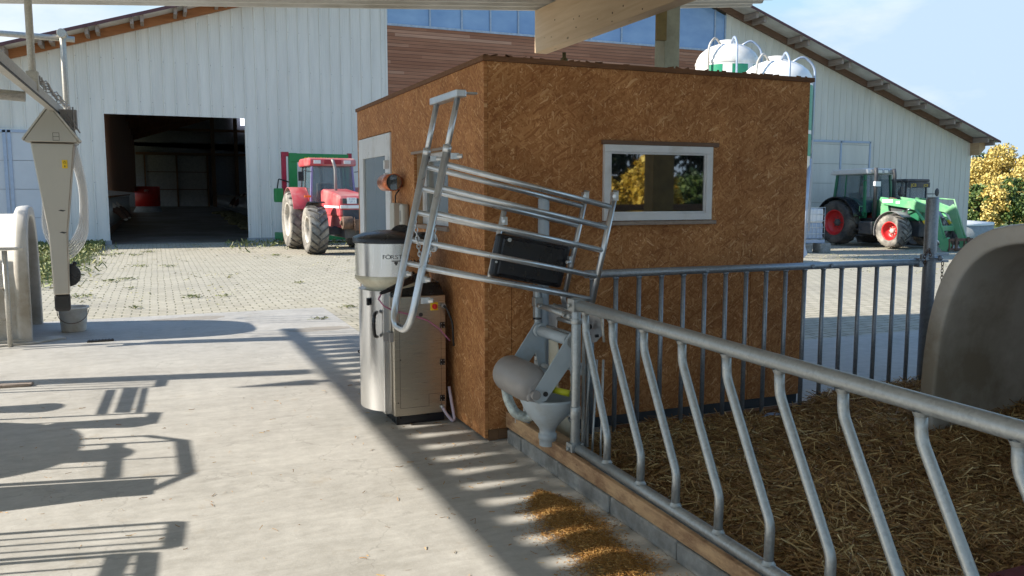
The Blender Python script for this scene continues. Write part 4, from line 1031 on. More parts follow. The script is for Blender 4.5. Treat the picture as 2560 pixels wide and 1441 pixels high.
# lettering on the hopper, each letter tangent to the steel
def text_mesh(txt, size, extrude=.0006, shear=0.0):
    cu = bpy.data.curves.new("t", 'FONT'); cu.body = txt; cu.size = size; cu.extrude = extrude; cu.shear = shear; cu.align_x = 'CENTER'; cu.resolution_u = 3
    ob = bpy.data.objects.new("t", cu); COL.objects.link(ob); dg = bpy.context.evaluated_depsgraph_get(); dg.update()
    me = bpy.data.meshes.new_from_object(ob.evaluated_get(dg)); bpy.data.objects.remove(ob); bpy.data.curves.remove(cu)
    vs = [tuple(v.co) for v in me.vertices]; fs = [tuple(p.vertices) for p in me.polygons]; bpy.data.meshes.remove(me); return vs, fs
def wrap_text(g, txt, size, c, r, a_mid, z, step):
    n = len(txt)
    for i, ch in enumerate(txt):
        if ch == ' ': continue
        vs, fs = text_mesh(ch, size); a = a_mid + (i - (n - 1) / 2) * step / r
        M_ = Matrix.Translation((c[0] + r * math.cos(a), c[1] + r * math.sin(a), z)) @ Matrix.Rotation(a + R(90), 4, 'Z') @ Matrix.Rotation(R(90), 4, 'X') @ Matrix.Diagonal((1.25, 1, 1, 1))
        g.add([M_ @ Vector(v) for v in vs], fs)
g = MB(); am = math.atan2(-hc[1], -hc[0]) + R(10)
wrap_text(g, "FÖRSTER-", .040, hc, .2592, am + R(0), 1.165, .0285)
wrap_text(g, "TECHNIK", .040, hc, .2592, am + R(23), 1.127, .0285)
a_ = am - R(4); tt = Matrix.Translation((hc[0] + .2592 * math.cos(a_), hc[1] + .2592 * math.sin(a_), 1.14)) @ Matrix.Rotation(a_ + R(90), 4, 'Z')
for (x0, z0, x1, z1) in ((-.03, .008, .03, .014), (-.012, -.008, .012, .006), (-.006, -.018, .006, -.008)): g.box((x0, -.001, z0), (x1, .001, z1), tt)
g.build("lettering", M['letters'], hopper)
# details of the cabinet front
def fp(x, y): p = ay(x, y, 5.494); return p
sw = MB(); p = fp(1085, 766); sw.cbox(p + Vector((0, -.004, 0)), (.052, .012, .056)); s1 = sw.build("main_switch", M['yellow_plate'], mc, .002)
g = MB(); g.cyl(p + Vector((0, -.010, 0)), p + Vector((0, -.022, 0)), .019, 18); g.cbox(p + Vector((0, -.028, 0)), (.012, .016, .036)); g.build("knob", M['red'], s1, .002)
g = MB(); q = fp(1107, 764); g.cyl(q, q + Vector((0, -.03, 0)), .016, 12); g.build("cable_gland", M['grey_plastic'], mc)
g = MB(); g.tube(bend([q + Vector((0, -.03, 0)), q + Vector((.015, -.05, -.02)), (1.86, 5.44, .72), (1.875, 5.46, .55)], .03), .008, 8); g.build("cable", M['black_rubber'], mc)
g = MB(); q = fp(1052, 787); g.cyl(q, q + Vector((0, -.004, 0)), .014, 16); g.build("plug", M['letters'], mc)
for yy in (813, 905, 995):
    q = fp(1106, yy); g = MB(); g.cbox(q + Vector((0, -.004, 0)), (.036, .01, .042)); h_ = g.build("hinge", M['black_plastic'], mc, .003)
    g = MB()
    for sx in (-1, 1):
        for sz in (-1, 1): g.bolt(q + Vector((sx * .010, -.009, sz * .013)), (0, -1, 0), .0035, .002)
    g.build("screw", M['galv_bright'], h_)
g = MB()
for (a, b_, c_, d) in ((1.495, .13, 1.497, .80), (1.793, .12, 1.7945, .80), (1.495, .128, 1.70, .130), (1.70, .128, 1.702, .215), (1.70, .213, 1.79, .215)): g.box((a, 5.4935, b_), (c_, 5.4948, d))
for (x, z) in ((1.50, .47), (1.48, .17), (1.65, .885)): g.bolt((x, 5.494, z), (0, -1, 0), .005, .003)
g.build("panel_gap", M['letters'], mc)
g = MB(); q = fp(1105, 1022); g.cyl(q + Vector((0, 0, .02)), q + Vector((0, -.02, .01)), .010, 8); g.tube(bend([q + Vector((0, -.02, .01)), q + Vector((.02, -.035, -.03)), q + Vector((.055, -.06, -.08)), q + Vector((.075, -.05, -.07)), q + Vector((.06, .02, .15))], .03), .011, 10); g.build("drain_hose", M['milky_hose'], mc)
g = MB(); g.cyl(q + Vector((0, 0, .02)), q + Vector((0, -.022, .008)), .014, 8); g.cbox(q + Vector((.0, -.03, .03)), (.02, .01, .01)); g.build("drain_valve", M['galv_bright'], mc)
# control wand and its pink cable
g = MB(); w0, w1 = ay(950, 735, 5.40), ay(1033, 698, 5.48); g.tube([w0, w0.lerp(w1, .25), w0.lerp(w1, .6), w1], [.010, .016, .022, .026], 12); g.tube([w1, w1 + (w1 - w0) * .25], .028, 12); o = g.build("hand_control", M['black_plastic'], None, .002)
tag(o, "black hand control lying on top of the milk machine", "control")
g = MB(); P = [ay(952, 738, 5.39), ay(946, 748, 5.36), ay(960, 766, 5.36), ay(985, 778, 5.40), ay(1030, 788, 5.44), ay(1070, 802, 5.46), ay(1098, 822, 5.46), ay(1125, 852, 5.47)]
out = []
for i in range(len(P) - 1):
    for j in range(4): out.append(P[i].lerp(P[i+1], j / 4))
out.append(P[-1]); g.tube(out, .0052, 8); g.build("cord", M['pink_hose'], o)
# black cable loop at the foot of the door
g = MB(); g.tube(bend([ax(922, 888, 1.80), ax(898, 882, 1.80), ax(895, 878, 1.80), ax(908, 872, 1.80), ax(925, 880, 1.85)], .04), .007, 8); o = g.build("cable_loop", M['black_rubber'], None); tag(o, "black cable loop sticking out at the foot of the hut door", "cable")
# ================================================================== FEED RAIL UNIT, LEFT
GW = M['galv_warm']
XR_ = -.92
rail = thing("overhead_rail", (XR_, 8.5, 2.5), "sloping-looking galvanised overhead rail on tube hangers at the upper left", "rail")
rail['label'] = "galvanised overhead feed rail hung on tubes at the upper left"
p0 = ax(0, 178, XR_); p1 = ax(186, 306, XR_); zr0 = 2.49
g = MB(); g.box((XR_ - .035, 4.5, zr0 - .05), (XR_ + .035, 12.0, zr0 + .05)); g.build("rail_profile", GW, rail, .006)
g = MB(); g.box((XR_ + .036, 4.5, zr0 - .058), (XR_ + .046, 11.9, zr0 - .045)); g.build("gap", M['black_rubber'], rail)
t1 = ax(82, 205, XR_); 
g = MB(); g.cyl((XR_, t1.y, zr0 + .06), (XR_, t1.y, 3.415), .030, 14); g.cbox((XR_, t1.y, zr0 + .07), (.09, .09, .16)); g.build("hanger", GW, rail, .003)
g = MB(); g.cyl((XR_, 11.3, zr0 + .05), (XR_, 11.3, 3.46), .034, 14); g.cyl((XR_ - .0, 11.16, 3.46), (XR_, 11.5, 3.46), .05, 14); g.cbox((XR_ + .03, 11.35, zr0 + .0), (.08, .1, .1)); g.build("hanger", GW, rail, .003)
g = MB(); g.cyl((XR_ + .12, 11.34, 3.42), (-2.6, 11.34, 3.46), .034, 12); g.build("cross_tube", GW, rail)
g = MB(); g.cyl((XR_ - .03, 8.0, 2.40), (-3.0, 8.0, 2.52), .042, 14); g.build("cross_tube", GW, rail)
g = MB()
for k in range(5):
    pts = []
    for i in range(24):
        t = i / 23; y = t1.y + .1 + t * (11.3 - t1.y); pts.append((XR_ + .04 + .02 * math.sin(i * .9 + k), y, zr0 + .09 + .012 * k - .04 * math.sin(t * math.pi * (3 + k)) ** 2))
    g.tube(pts, .006 + .002 * (k % 2), 6)
g.build("cable", M['cable_grey'] if 'cable_grey' in M else M['grey_plastic'], rail)

un = thing("feed_dispenser", (-.93, 9.9, .4), "stainless steel trunk dispenser with a gabled hood hanging from the overhead rail", "dispenser")
SW = M['steel_warm']; ux, uy = -.945, 9.85
def sec(hw, hd, z, cx=0): return [(ux + cx - hw, uy - hd, z), (ux + cx + hw, uy - hd, z), (ux + cx + hw, uy + hd, z), (ux + cx - hw, uy + hd, z)]
def loft(secs):
    g = MB(); vs = [p for s_ in secs for p in s_]; n = len(secs); fs = [tuple(range(4))[::-1], tuple(range(4 * n - 4, 4 * n))]
    for i in range(n - 1):
        for k in range(4): l = (k + 1) % 4; fs.append((i*4+k, i*4+l, i*4+4+l, i*4+4+k))
    return g.add(vs, fs)
loft([sec(.20, .08, 2.125), sec(.195, .08, 2.09), sec(.088, .055, 1.20), sec(.074, .050, .56)][::-1]).build("trunk", SW, un, .012)
loft([sec(.066, .042, .385), sec(.073, .049, .42), sec(.073, .049, .558)]).build("nozzle", M['black_rubber'], un, .015)
g = MB(); g.prism([(ux - .245, uy - .13, 2.13), (ux + .235, uy - .13, 2.13), (ux + .235, uy - .13, 2.155), (ux + .02, uy - .13, 2.46), (ux - .03, uy - .13, 2.46), (ux - .245, uy - .13, 2.155)], (0, .26, 0)); g.build("hood", SW, un, .008)
g = MB(); g.prism([(ux + .245, uy - .14, 2.14), (ux + .255, uy - .14, 2.16), (ux + .03, uy - .14, 2.475), (ux + .02, uy - .14, 2.462)], (0, .28, 0)); g.prism([(ux - .255, uy - .14, 2.14), (ux - .265, uy - .14, 2.16), (ux - .04, uy - .14, 2.475), (ux - .03, uy - .14, 2.462)], (0, .28, 0)); g.build("hood_edge", GW, un)
g = MB(); p = ay(162, 411, uy - .08); g.cbox(p + Vector((0, -.008, 0)), (.05, .002, .085)); sg = g.build("warning_label", M['yellow_plate'], un)
g = MB(); c = p + Vector((0, -.0105, .017)); g.tube([c + Vector((.016 * math.cos(a), 0, .015 * math.sin(a))) for a in (R(90), R(210), R(330))], .0016, 4, closed=True); g.cbox(p + Vector((0, -.010, -.022)), (.008, .002, .016)); g.build("symbol", M['letters'], sg)
g = MB()
for q in ((155, 527), (158, 582)): p = ay(*q, uy - .062); g.prism([p + Vector((-.035, -.004, 0)), p + Vector((-.01, -.004, .010)), p + Vector((.035, -.004, .002)), p + Vector((.01, -.004, -.010))], (0, .03, 0))
p = ay(140, 342, uy - .13); 
for (a, b_, c_, d) in ((-.03, -.04, -.026, .04), (.026, -.04, .03, .04), (-.03, -.04, .03, -.036), (-.03, .036, .03, .04), (-.03, -.002, .03, .002)): g.box((p.x + a, uy - .1325, p.z + b_), (p.x + c_, uy - .131, p.z + d))
g.build("mark", M['letters'], un)
g = MB(); p = ay(170, 688, uy + .12); g.lathe([(.118, -.02), (.125, 0), (.118, .02), (0, .02)], (p.x, uy + .12, p.z), 'Y', 24); g.sphere((p.x + .07, uy + .1, p.z + .12), .025); g.build("hand_wheel", M['black_plastic'], un)
clr, t_, b_ = newmat("clear_hose"); b_.inputs['Base Color'].default_value = (.8, .8, .8, 1); b_.inputs['Alpha'].default_value = .55; b_.inputs['Roughness'].default_value = .2
g = MB()
for k in range(6):
    hw = .12 + .012 * k; zb = 1.02 - .03 * k; P = [(ux + .06 + .02 * k, uy + .11, 2.3), (ux + .10 + hw, uy + .12, 1.7), (ux + .08 + hw, uy + .13, zb + .25), (ux + .05, uy + .14, zb), (ux - .02 - hw * .8, uy + .13, zb + .3), (ux - .12, uy + .12, 1.75), (ux + .0, uy + .11, 2.2)]
    g.tube(bend(P, .22, 5), .012, 8)
g.build("hose", clr, un)
g = MB(); g.cbox((ux + .14, uy + .16, 2.38), (.16, .14, .2)); 
for k in range(9): g.tube([(ux + .12 + rnd.uniform(-.04, .1), uy + .02, 2.5 - k * .03), (ux + .2, uy, 2.42 - k * .04), (ux + .18 + rnd.uniform(0, .08), uy + .06, 2.28 - k * .02)], .008, 5)
g.build("cable_clutter", M['grey_plastic'], un)

bk = thing("bucket", (-.95, 10.95, .008), "dirty white plastic bucket with a wire handle standing under the steel trunk", "bucket")
g = MB(); bc = (-.95, 10.95, .008); g.lathe([(.125, 0), (.132, .01), (.155, .265), (.176, .268), (.176, .285), (.165, .287), (.150, .28), (.128, .02), (0, .02)], bc, 'Z', 36); g.build("pail", M['bucket'], bk)
g = MB(); P = []
for i in range(13): t = math.pi * i / 12; P.append((bc[0] - .165 * math.cos(t), bc[1] - .10 * math.sin(t) - .1 * math.sin(t), .25 - .13 * math.sin(t)))
g.tube(P, .004, 6); g.build("handle", M['rust'], bk)

po = az(12, 862); 
pp = thing("calf_pen", (po.x, po.y, 0), "galvanised post with a stub of top rail in front of the left hutch", "calf pen")
g = MB(); g.cyl((-1.47, 10.02, .01), (-1.47, 10.02, 1.02), .026, 12); g.build("post", GW, pp)
g = MB(); g.cbox((-1.75, 10.02, 1.04), (.9, .06, .03)); g.build("top_rail", GW, pp, .004)
g = MB(); g.cyl((-2.3, 10.02, .62), (-1.5, 10.02, .62), .02, 10); g.cyl((-2.3, 10.02, .3), (-1.5, 10.02, .3), .015, 8); g.build("rail", GW, pp)
g = MB(); g.prism([(-1.9, 9.98, .009), (-1.25, 10.12, .009), (-.98, 10.35, .009), (-1.05, 10.5, .009), (-1.9, 10.4, .009)], (0, 0, .02)); o = g.build("base_board", M['hutch'], None, .004); tag(o, "flat beige skirt board under the front of the left hutch", "board")
g = MB(); q = az(252, 856); g.cbox((q.x, q.y, .017), (.26, .07, .018)); 
for k in range(8): g.cbox((q.x - .11 + k * .032, q.y, .028), (.012, .065, .006))
o = g.build("brush_head", M['black_rubber'], None); tag(o, "small black scraper lying on the concrete left of the shadows", "scraper")
g = MB(); q = az(40, 968); g.cbox((q.x - .15, q.y, .02), (.55, .09, .022), Matrix.Rotation(R(-4), 3, 'Z')); o = g.build("plank", M['grey_wood'], None, .004); tag(o, "short weathered plank lying in a bar of shadow at the left edge", "plank")

# calf pens outside the left edge (their shadows fall on the slab)
def S(x, y, h): return sunward((x, y), h)
def Z5(x, y): p = az(x / 2.44, 850 + y / 2.44); return (p.x, p.y)
def pen_front(name, label, tops, rods, extra=None):
    a = S(*tops[0], tops[2]); root = thing(name, (a.x, a.y, 0), label, "calf pen", "calf pen fronts left of the picture")
    h = tops[2]; A = S(*tops[0], h); B_ = S(*tops[1], h)
    g = MB(); g.beam(A, B_, .045, .035); g.build("top_board", M['timber'], root)
    g = MB(); n = rods
    for i in range(n):
        t = i / (n - 1); p = A.lerp(B_, t); g.cyl((p.x, p.y, .01), (p.x, p.y, h), .009 if i not in (0, n - 1) else .016, 8)
    g.build("bars", GW, root)
    for (a_, b_, hh, r_) in (extra or []):
        g = MB(); g.cyl(S(*a_, hh), S(*b_, hh), r_, 8); g.build("rail", GW, root)
    return root
pen_front("calf_pen", "galvanised calf pen front left of the picture, nearest the camera", (Z5(1100, 1120), Z5(1072, 1275), 1.15), 5)
pen_front("calf_pen", "lower galvanised calf pen front left of the picture, nearest the camera", (Z5(925, 1310), Z5(900, 1500), .95), 4, [(Z5(780, 1315), Z5(700, 1500), .9, .02), (Z5(720, 1315), Z5(650, 1500), .9, .02)])
pen_front("calf_pen", "galvanised calf pen front left of the picture, in the middle", (Z5(725, 640), Z5(700, 850), 1.1), 4)
pen_front("calf_pen", "tall hooped calf pen front left of the picture, in the middle", (Z5(1125, 620), Z5(1160, 830), 1.3), 3, [(Z5(1125, 620), Z5(905, 592), 1.3, .02), (Z5(1160, 830), Z5(930, 925), 1.3, .022), (Z5(905, 592), Z5(290, 625), 1.3, .016)])
pen_front("calf_pen", "galvanised calf pen front left of the picture, third from the camera", (Z5(960, 450), Z5(925, 520), 1.1), 3, [(Z5(830, 300), Z5(780, 450), 1.0, .02), (Z5(790, 300), Z5(740, 450), 1.0, .02), (Z5(690, 310), Z5(630, 460), 1.0, .022), (Z5(895, 300), Z5(860, 450), 1.0, .016)])
pen_front("calf_pen", "galvanised calf pen front left of the picture, farthest from the camera", (Z5(1005, 245), Z5(985, 290), 1.1), 4)
# solid trough boards and teat buckets out there
g = MB(); A = S(*Z5(940, 855), .75); B_ = S(*Z5(915, 955), .75); g.beam(A, B_, .03, .02); g.box((min(A.x, B_.x) - .02, B_.y, .1), (A.x + .02, A.y, .75)); g.box((A.x - .8, B_.y + .02, .55), (A.x, A.y - .02, .72)); o = g.build("feed_trough", M['white_plastic'], None, .005); tag(o, "white feed trough on a calf pen left of the picture", "trough")
for (a, b_, hh, lab) in ((60, 430, .95, "white teat bucket left of the picture, farther one"), (420, 720, 1.0, "white teat bucket left of the picture, nearer one"), (600, 520, .85, "white teat bucket left of the picture, middle one")):
    c = S(*Z5(a, b_), hh); g = MB(); g.lathe([(.09, -.15), (.13, .12), (.14, .13), (.14, .15), (.12, .15), (.08, -.13), (0, -.13)], c, 'Z', 20)
    o = g.build("teat_bucket", M['bucket']); tag(o, lab, "bucket")
root = thing("hose_bundle", (-3.97, 11.0, 3.2), "loops of hose hanging from the canopy eave left of the picture", "hose")
for k, (u, v_) in enumerate(((600, 798), (622, 808), (618, 834), (640, 843))):
    q = az(u, v_); zb = (q.x + 3.97) / 1.626; yc = q.y + .3545 * zb
    g = MB(); g.tube(bend([(-3.97, yc + .09, 3.9), (-3.97, yc + .09, zb), (-3.97, yc - .09, zb), (-3.97, yc - .09, 3.9)], .085, 6), .011, 6); g.build("hose", M['black_rubber'], root)
g = MB(); g.tube([(-3.97, 10.62, 2.36), (-3.97, 10.61, 2.42), (-3.97, 10.6, 2.6), (-3.97, 10.6, 3.2)], [.02, .06, .075, .075], 12); o = g.build("downpipe", M['pvc_grey']); tag(o, "short downpipe hanging from the canopy eave left of the picture", "downpipe")

# ================================================================== WEEDS AND GRASS
def blade_mat(nm, a, b_, c_):
    m, t, b = newmat(nm); at_ = N(t, "ShaderNodeAttribute"); at_.attribute_name = "tone"
    t.links.new(ramp(t, at_.outputs['Fac'], [(0, a), (.5, b_), (1, c_)]), b.inputs['Base Color']); b.inputs['Roughness'].default_value = .55; return m
GR = blade_mat("weed_leaves", (.06, .09, .02), (.16, .19, .05), (.36, .33, .14))
tuft = [az(*p) for p in ((207, 744), (337, 772), (325, 722), (560, 742), (800, 800), (745, 709), (870, 770), (690, 640), (350, 668), (280, 705), (318, 700), (340, 640), (300, 636), (370, 632), (265, 640), (250, 660), (420, 668), (480, 745))]
def weed_pos(n, g_):
    T = np.array([list(p) for p in tuft]); s_ = np.array([.13, .06, .05, .07, .07, .06, .08, .10] + [.12] * (len(tuft) - 8)) * .8
    i = g_.choice(len(tuft), n, p=s_ / s_.sum()); p = T[i].copy(); p[:, 0] += g_.normal(0, 1, n) * s_[i]; p[:, 1] += g_.normal(0, 1, n) * s_[i] * .8; p[:, 2] = .015 + g_.uniform(0, .03, n) * (s_[i] / .1); return p
o = strands("weeds", 900, weed_pos, (.02, .06), (.006, .015), .5, GR, 21); tag(o, "small green weeds growing between the pavers", "weeds", kind='stuff')
def strip_pos(n, g_):
    m1 = g_.uniform(0, 1, n); x = np.where(m1 < .62, g_.uniform(-3.6, -1.55, n), g_.normal(-2.15, .35, n)); y = np.where(m1 < .62, g_.uniform(26.0, 29.5, n), g_.uniform(17, 27, n) + 1.5 * np.sin(g_.uniform(0, 40, n)))
    m2 = g_.uniform(0, 1, n) < .14; x[m2] = g_.uniform(2.0, 16, m2.sum()); y[m2] = 28.6 - np.abs(g_.normal(0, 1.6, m2.sum()))
    return np.stack([x, y, g_.uniform(.01, .14, n)], 1)
o = strands("grass", 12000, strip_pos, (.05, .2), (.01, .035), .9, GR, 22); tag(o, "patchy green grass on the soil strip and along the barn foot", "grass", kind='stuff')
def scat_pos(n, g_):
    x = g_.uniform(-1.5, 9, n); y = g_.uniform(13, 29, n); x2 = g_.uniform(14, 28, n); y2 = g_.uniform(15, 26, n)
    m_ = g_.uniform(0, 1, n) < .6; x[m_] = x2[m_]; y[m_] = y2[m_]; z = np.array([gh(a, b) for a, b in zip(x, y)]) + .015
    return np.stack([x, y, z], 1)
cl_ = np.random.default_rng(5); CC = scat_pos(230, cl_)
def clump_pos(n, g_):
    i = g_.integers(0, len(CC), n); p = CC[i].copy(); p[:, 0] += g_.normal(0, .22, n); p[:, 1] += g_.normal(0, .5, n); return p
o = strands("fodder_scraps", 3000, clump_pos, (.02, .07), (.006, .016), .2, blade_mat("dry_scraps", (.14, .15, .05), (.30, .28, .13), (.46, .42, .24)), 23); tag(o, "scraps of fodder and weeds scattered over the paved yard", "scraps", kind='stuff')
# ================================================================== VEHICLES (local frame: +x forward, +y left)
M['tyre_mud'] = plain("muddy_tyre", (.31, .285, .245), .9, var=.3, scale=7, bmp=.4, dirt=(.12, .11, .10), dirt_amt=.35)
M['tyre_dark'] = plain("dark_tyre", (.045, .043, .042), .8, var=.35, scale=7, bmp=.3, dirt=(.14, .12, .10), dirt_amt=.3)
M['lug_mud'] = plain("tyre_lug", (.20, .18, .155), .9, var=.4, scale=9, bmp=.3, dirt=(.06, .055, .05), dirt_amt=.6)
M['rim_grey'] = plain("muddy_rim", (.52, .50, .46), .6, var=.12, dirt=(.36, .32, .27), dirt_amt=.4)
M['rim_red'] = plain("red_rim", (.55, .02, .02), .35, var=.08)
M['case_red'] = plain("faded_red_paint", (.50, .065, .075), .4, var=.12, scale=3, dirt=(.50, .26, .24), dirt_amt=.25)
M['strong_green'] = plain("deep_green_paint", (.015, .22, .06), .4, var=.08)
M['fendt_green'] = plain("dark_green_paint", (.02, .17, .085), .38, var=.12, scale=3, dirt=(.08, .16, .10), dirt_amt=.2)
M['loader_green'] = plain("light_green_paint", (.11, .39, .18), .42, var=.1, scale=3, dirt=(.25, .42, .25), dirt_amt=.2)
M['chassis'] = plain("dark_chassis", (.045, .05, .06), .6, var=.3, scale=5, dirt=(.11, .10, .09), dirt_amt=.2)
M['roof_white'] = plain("white_cab_roof", (.66, .66, .64), .4, var=.05)
M['chrome'] = plain("chrome_rod", (.75, .77, .8), .12, metal=1, var=.03)
M['lamp_glass'] = plain("lamp_glass", (.75, .75, .72), .15, var=.05)
M['purple_strip'] = plain("faded_seal", (.25, .22, .42), .5)
M['orange'] = plain("orange_lens", (.75, .16, .02), .3)
M['seat'] = plain("seat_fabric", (.22, .22, .21), .9)
def wheel(root, c, r, wd, rimr, side, tm, lm, rm, nl=19, hubm=None, dish=.10):
    c = Vector(c)
    g = MB(); s = side
    g.lathe([(rimr, .42 * wd * s), (rimr + .01, .46 * wd * s), (rimr - .03, .44 * wd * s), (rimr - .045, .30 * wd * s), (rimr * .86, .22 * wd * s), (rimr * .62, (.5 * wd - dish - .12) * s), (rimr * .36, (.5 * wd - dish - .10) * s), (0, (.5 * wd - dish - .10) * s)], c, 'Y', 30, caps=False)
    wh = g.build("wheel", rm, root, local=True)
    g = MB(); h = wd / 2
    g.lathe([(rimr, -.44 * wd), (rimr + (r - rimr) * .35, -h * 1.04), (r * .90, -h * 1.02), (r - .06, -h * .88), (r - .038, -h * .5), (r - .032, 0), (r - .038, h * .5), (r - .06, h * .88), (r * .90, h * 1.02), (rimr + (r - rimr) * .35, h * 1.04), (rimr, .44 * wd)], c, 'Y', 44, caps=False)
    g.build("tyre", tm, wh, local=True)
    g = MB()
    for k in range(nl):
        for sd in (-1, 1):
            a0 = 2 * math.pi * (k + (.5 if sd > 0 else 0)) / nl
            pts = []
            for (fy, da, rr_) in ((-.06, 0, r), (.45, -.16 * .75 / r, r - .002), (.90, -.28 * .75 / r, r - .02), (1.02, -.31 * .75 / r, r * .915)):
                pts.append((fy, a0 - da * 1.0, rr_))
            vs = []
            for fy, a, rr_ in pts:
                for dw in (-.024, .024):
                    for dr in (-.05, 0):
                        aa = a + dw / rr_; q = rr_ + dr
                        vs.append(c + Vector((q * math.cos(aa), sd * fy * h, q * math.sin(aa))))
            fs = []
            for i in range(3):
                b_ = i * 4; fs += [(b_+1, b_+3, b_+7, b_+5), (b_, b_+1, b_+5, b_+4), (b_+3, b_+2, b_+6, b_+7)]
            fs += [(0, 2, 3, 1), (12, 13, 15, 14)]
            g.add(vs, fs)
    g.build("tread", lm, wh, local=True)
    g = MB(); yo = (.5 * wd - dish - .10) * s; g.lathe([(rimr * .30, yo), (rimr * .28, yo + .07 * s), (rimr * .20, yo + .10 * s), (0, yo + .10 * s)], c, 'Y', 18, caps=False)
    for k in range(8): a = k * math.pi / 4; q = c + Vector((rimr * .42 * math.cos(a), yo, rimr * .42 * math.sin(a))); g.bolt(q, (0, s, 0), .02, .03)
    g.build("hub", hubm or rm, wh, local=True)
    return wh
def P3(pts, y): return [(x, y, z) for x, z in pts]
def panel(root, name, pts, y, th, m, bev=0.004): g = MB(); g.prism(P3(pts, y), (0, th, 0)); return g.build(name, m, root, bev, local=True)
def bxp(root, name, a, b_, m, bev=.01): return MB().box(a, b_).build(name, m, root, bev, local=True)
def tb(root, name, pts, r, m, n=10, rad=.05): return MB().tube(bend(pts, rad) if len(pts) > 2 else pts, r, n).build(name, m, root, local=True)
def fender(root, c, r, wd, a0, a1, m, y, n=14, th=.02, name="fender", skirt=0):
    g = MB(); vs = []
    for i in range(n + 1):
        a = a0 + (a1 - a0) * i / n
        for q in (r, r + th): 
            for yy in (y - wd / 2, y + wd / 2): vs.append((c[0] + q * math.cos(a), yy, c[2] + q * math.sin(a)))
    fs = []
    for i in range(n): b_ = i * 4; fs += [(b_, b_+1, b_+5, b_+4), (b_+2, b_+6, b_+7, b_+3), (b_, b_+4, b_+6, b_+2), (b_+1, b_+3, b_+7, b_+5)]
    fs += [(0, 2, 3, 1), (4*n, 4*n+1, 4*n+3, 4*n+2)]
    g.add(vs, fs, True); return g.build(name, m, root, .004, local=True)
def cab(root, x0, x1, z0, z1, w0, w1, fm, gm, lean=.10, pr=.035, pm=None):
    # four corner posts, glass between, returns nothing
    pm = pm or fm
    c = {}
    for sx, xb, xt in ((0, x0, x0 + lean), (1, x1, x1 - lean * .6)):
        for sy in (-1, 1): c[(sx, sy)] = ((xb, sy * w0, z0), (xt, sy * w1, z1))
    for (sx, sy), (a, b_) in c.items(): MB().beam(a, b_, pr * 1.6, pr * 1.6, (1, 0, 0)).build("pillar", pm if sx else fm, root, .008, local=True)
    for sy in (-1, 1):
        a, b_, d, e = c[(0, sy)][0], c[(1, sy)][0], c[(1, sy)][1], c[(0, sy)][1]
        MB().prism([a, b_, d, e], (0, .006, 0)).build("side_glass", gm, root, local=True)
        xm = x0 + (x1 - x0) * .36; MB().beam((xm, sy * w0, z0), (xm + .02, sy * w1, z1), .04, .05, (1, 0, 0)).build("pillar", fm, root, .005, local=True)
    for sx in (0, 1):
        a, b_, d, e = c[(sx, -1)][0], c[(sx, 1)][0], c[(sx, 1)][1], c[(sx, -1)][1]
        MB().prism([a, b_, d, e], (.006, 0, 0)).build("windscreen" if sx else "rear_window", gm, root, local=True)

# ---- red tractor
rt_ = thing("tractor", (4.72, 25.45, 0), "dusty red tractor with mud-caked tyres parked by the white wall, half behind the hut", "tractor", rz=R(-88))
for sd in (-1, 1):
    wheel(rt_, (0, sd * .93, .86), .86, .50, .50, sd, M['tyre_mud'], M['lug_mud'], M['rim_grey'], 19)
    wheel(rt_, (2.65, sd * .90, .66), .66, .47, .36, sd, M['tyre_mud'], M['lug_mud'], M['rim_grey'], 17)
RM = M['case_red']
g = MB(); g.prism(P3([(1.0, 1.02), (1.02, 1.72), (1.25, 1.76), (2.5, 1.66), (3.25, 1.56), (3.32, 1.50), (3.32, 1.02)], -.38), (0, .76, 0)); hood = g.build("hood", RM, rt_, .05, local=True)
bxp(hood, "grille", (3.30, -.30, .78), (3.335, .30, 1.20), M['chassis']); bxp(hood, "lower_hood", (1.3, -.34, .72), (3.31, .34, 1.019), RM)
bxp(hood, "headlamp_band", (3.31, -.36, 1.235), (3.345, .36, 1.32), M['white_decal'], .005); bxp(hood, "upper_grille", (3.30, -.30, 1.36), (3.335, .30, 1.50), M['chassis'], .005)
for s in (-1, 1): bxp(hood, "headlight", (3.34, s * .24 - .08, 1.24), (3.355, s * .24 + .08, 1.315), M['lamp_glass'], .004)
bxp(hood, "number_plate", (3.34, -.19, 1.36), (3.35, .07, 1.52), M['white_decal'], .003)
g = MB()
for k, s_ in enumerate(("E ZO", "VP 7")):
    vs, fs = text_mesh(s_, .075); Mx = Matrix.Translation((3.352, -.05, 1.455 - .075 * k)) @ Matrix.Rotation(R(90), 4, 'Z') @ Matrix.Rotation(R(90), 4, 'X'); g.add([Mx @ Vector(v) for v in vs], fs)
g.build("plate_lettering", M['galv_bl'], hood, local=True)
for s in (-1, 1): bxp(hood, "side_stripe", (1.5, s * .386 - .004, 1.24), (3.28, s * .386 + .004, 1.30), M['white_decal'], 0)
bxp(rt_, "chassis", (-.3, -.25, .45), (3.3, .25, .95), M['chassis'], .02); bxp(rt_, "axle", (2.5, -.75, .52), (2.8, .75, .74), M['chassis'], .03)
bxp(rt_, "engine", (1.4, -.30, .62), (2.3, .30, 1.0), M['chassis'], .03)
g = MB(); g.cyl((3.38, -.34, .86), (3.38, -.06, .86), .17, 20); g.cyl((3.38, -.40, .86), (3.38, -.34, .86), .06, 10); g.box((3.30, -.05, .66), (3.6, .40, .95)); g.build("front_weight", M['rust'], rt_, .02, local=True)
ch = chain([(3.56, -.05, 1.0), (3.62, -.05, .8), (3.58, -.04, .62)], .06, .009)
o = ch.build("chain", M['rust'], rt_, local=True)
cab(rt_, -.55, .98, 1.15, 2.42, .66, .58, M['chassis'], M['cab_glass'], .12, .035, M['purple_strip'])
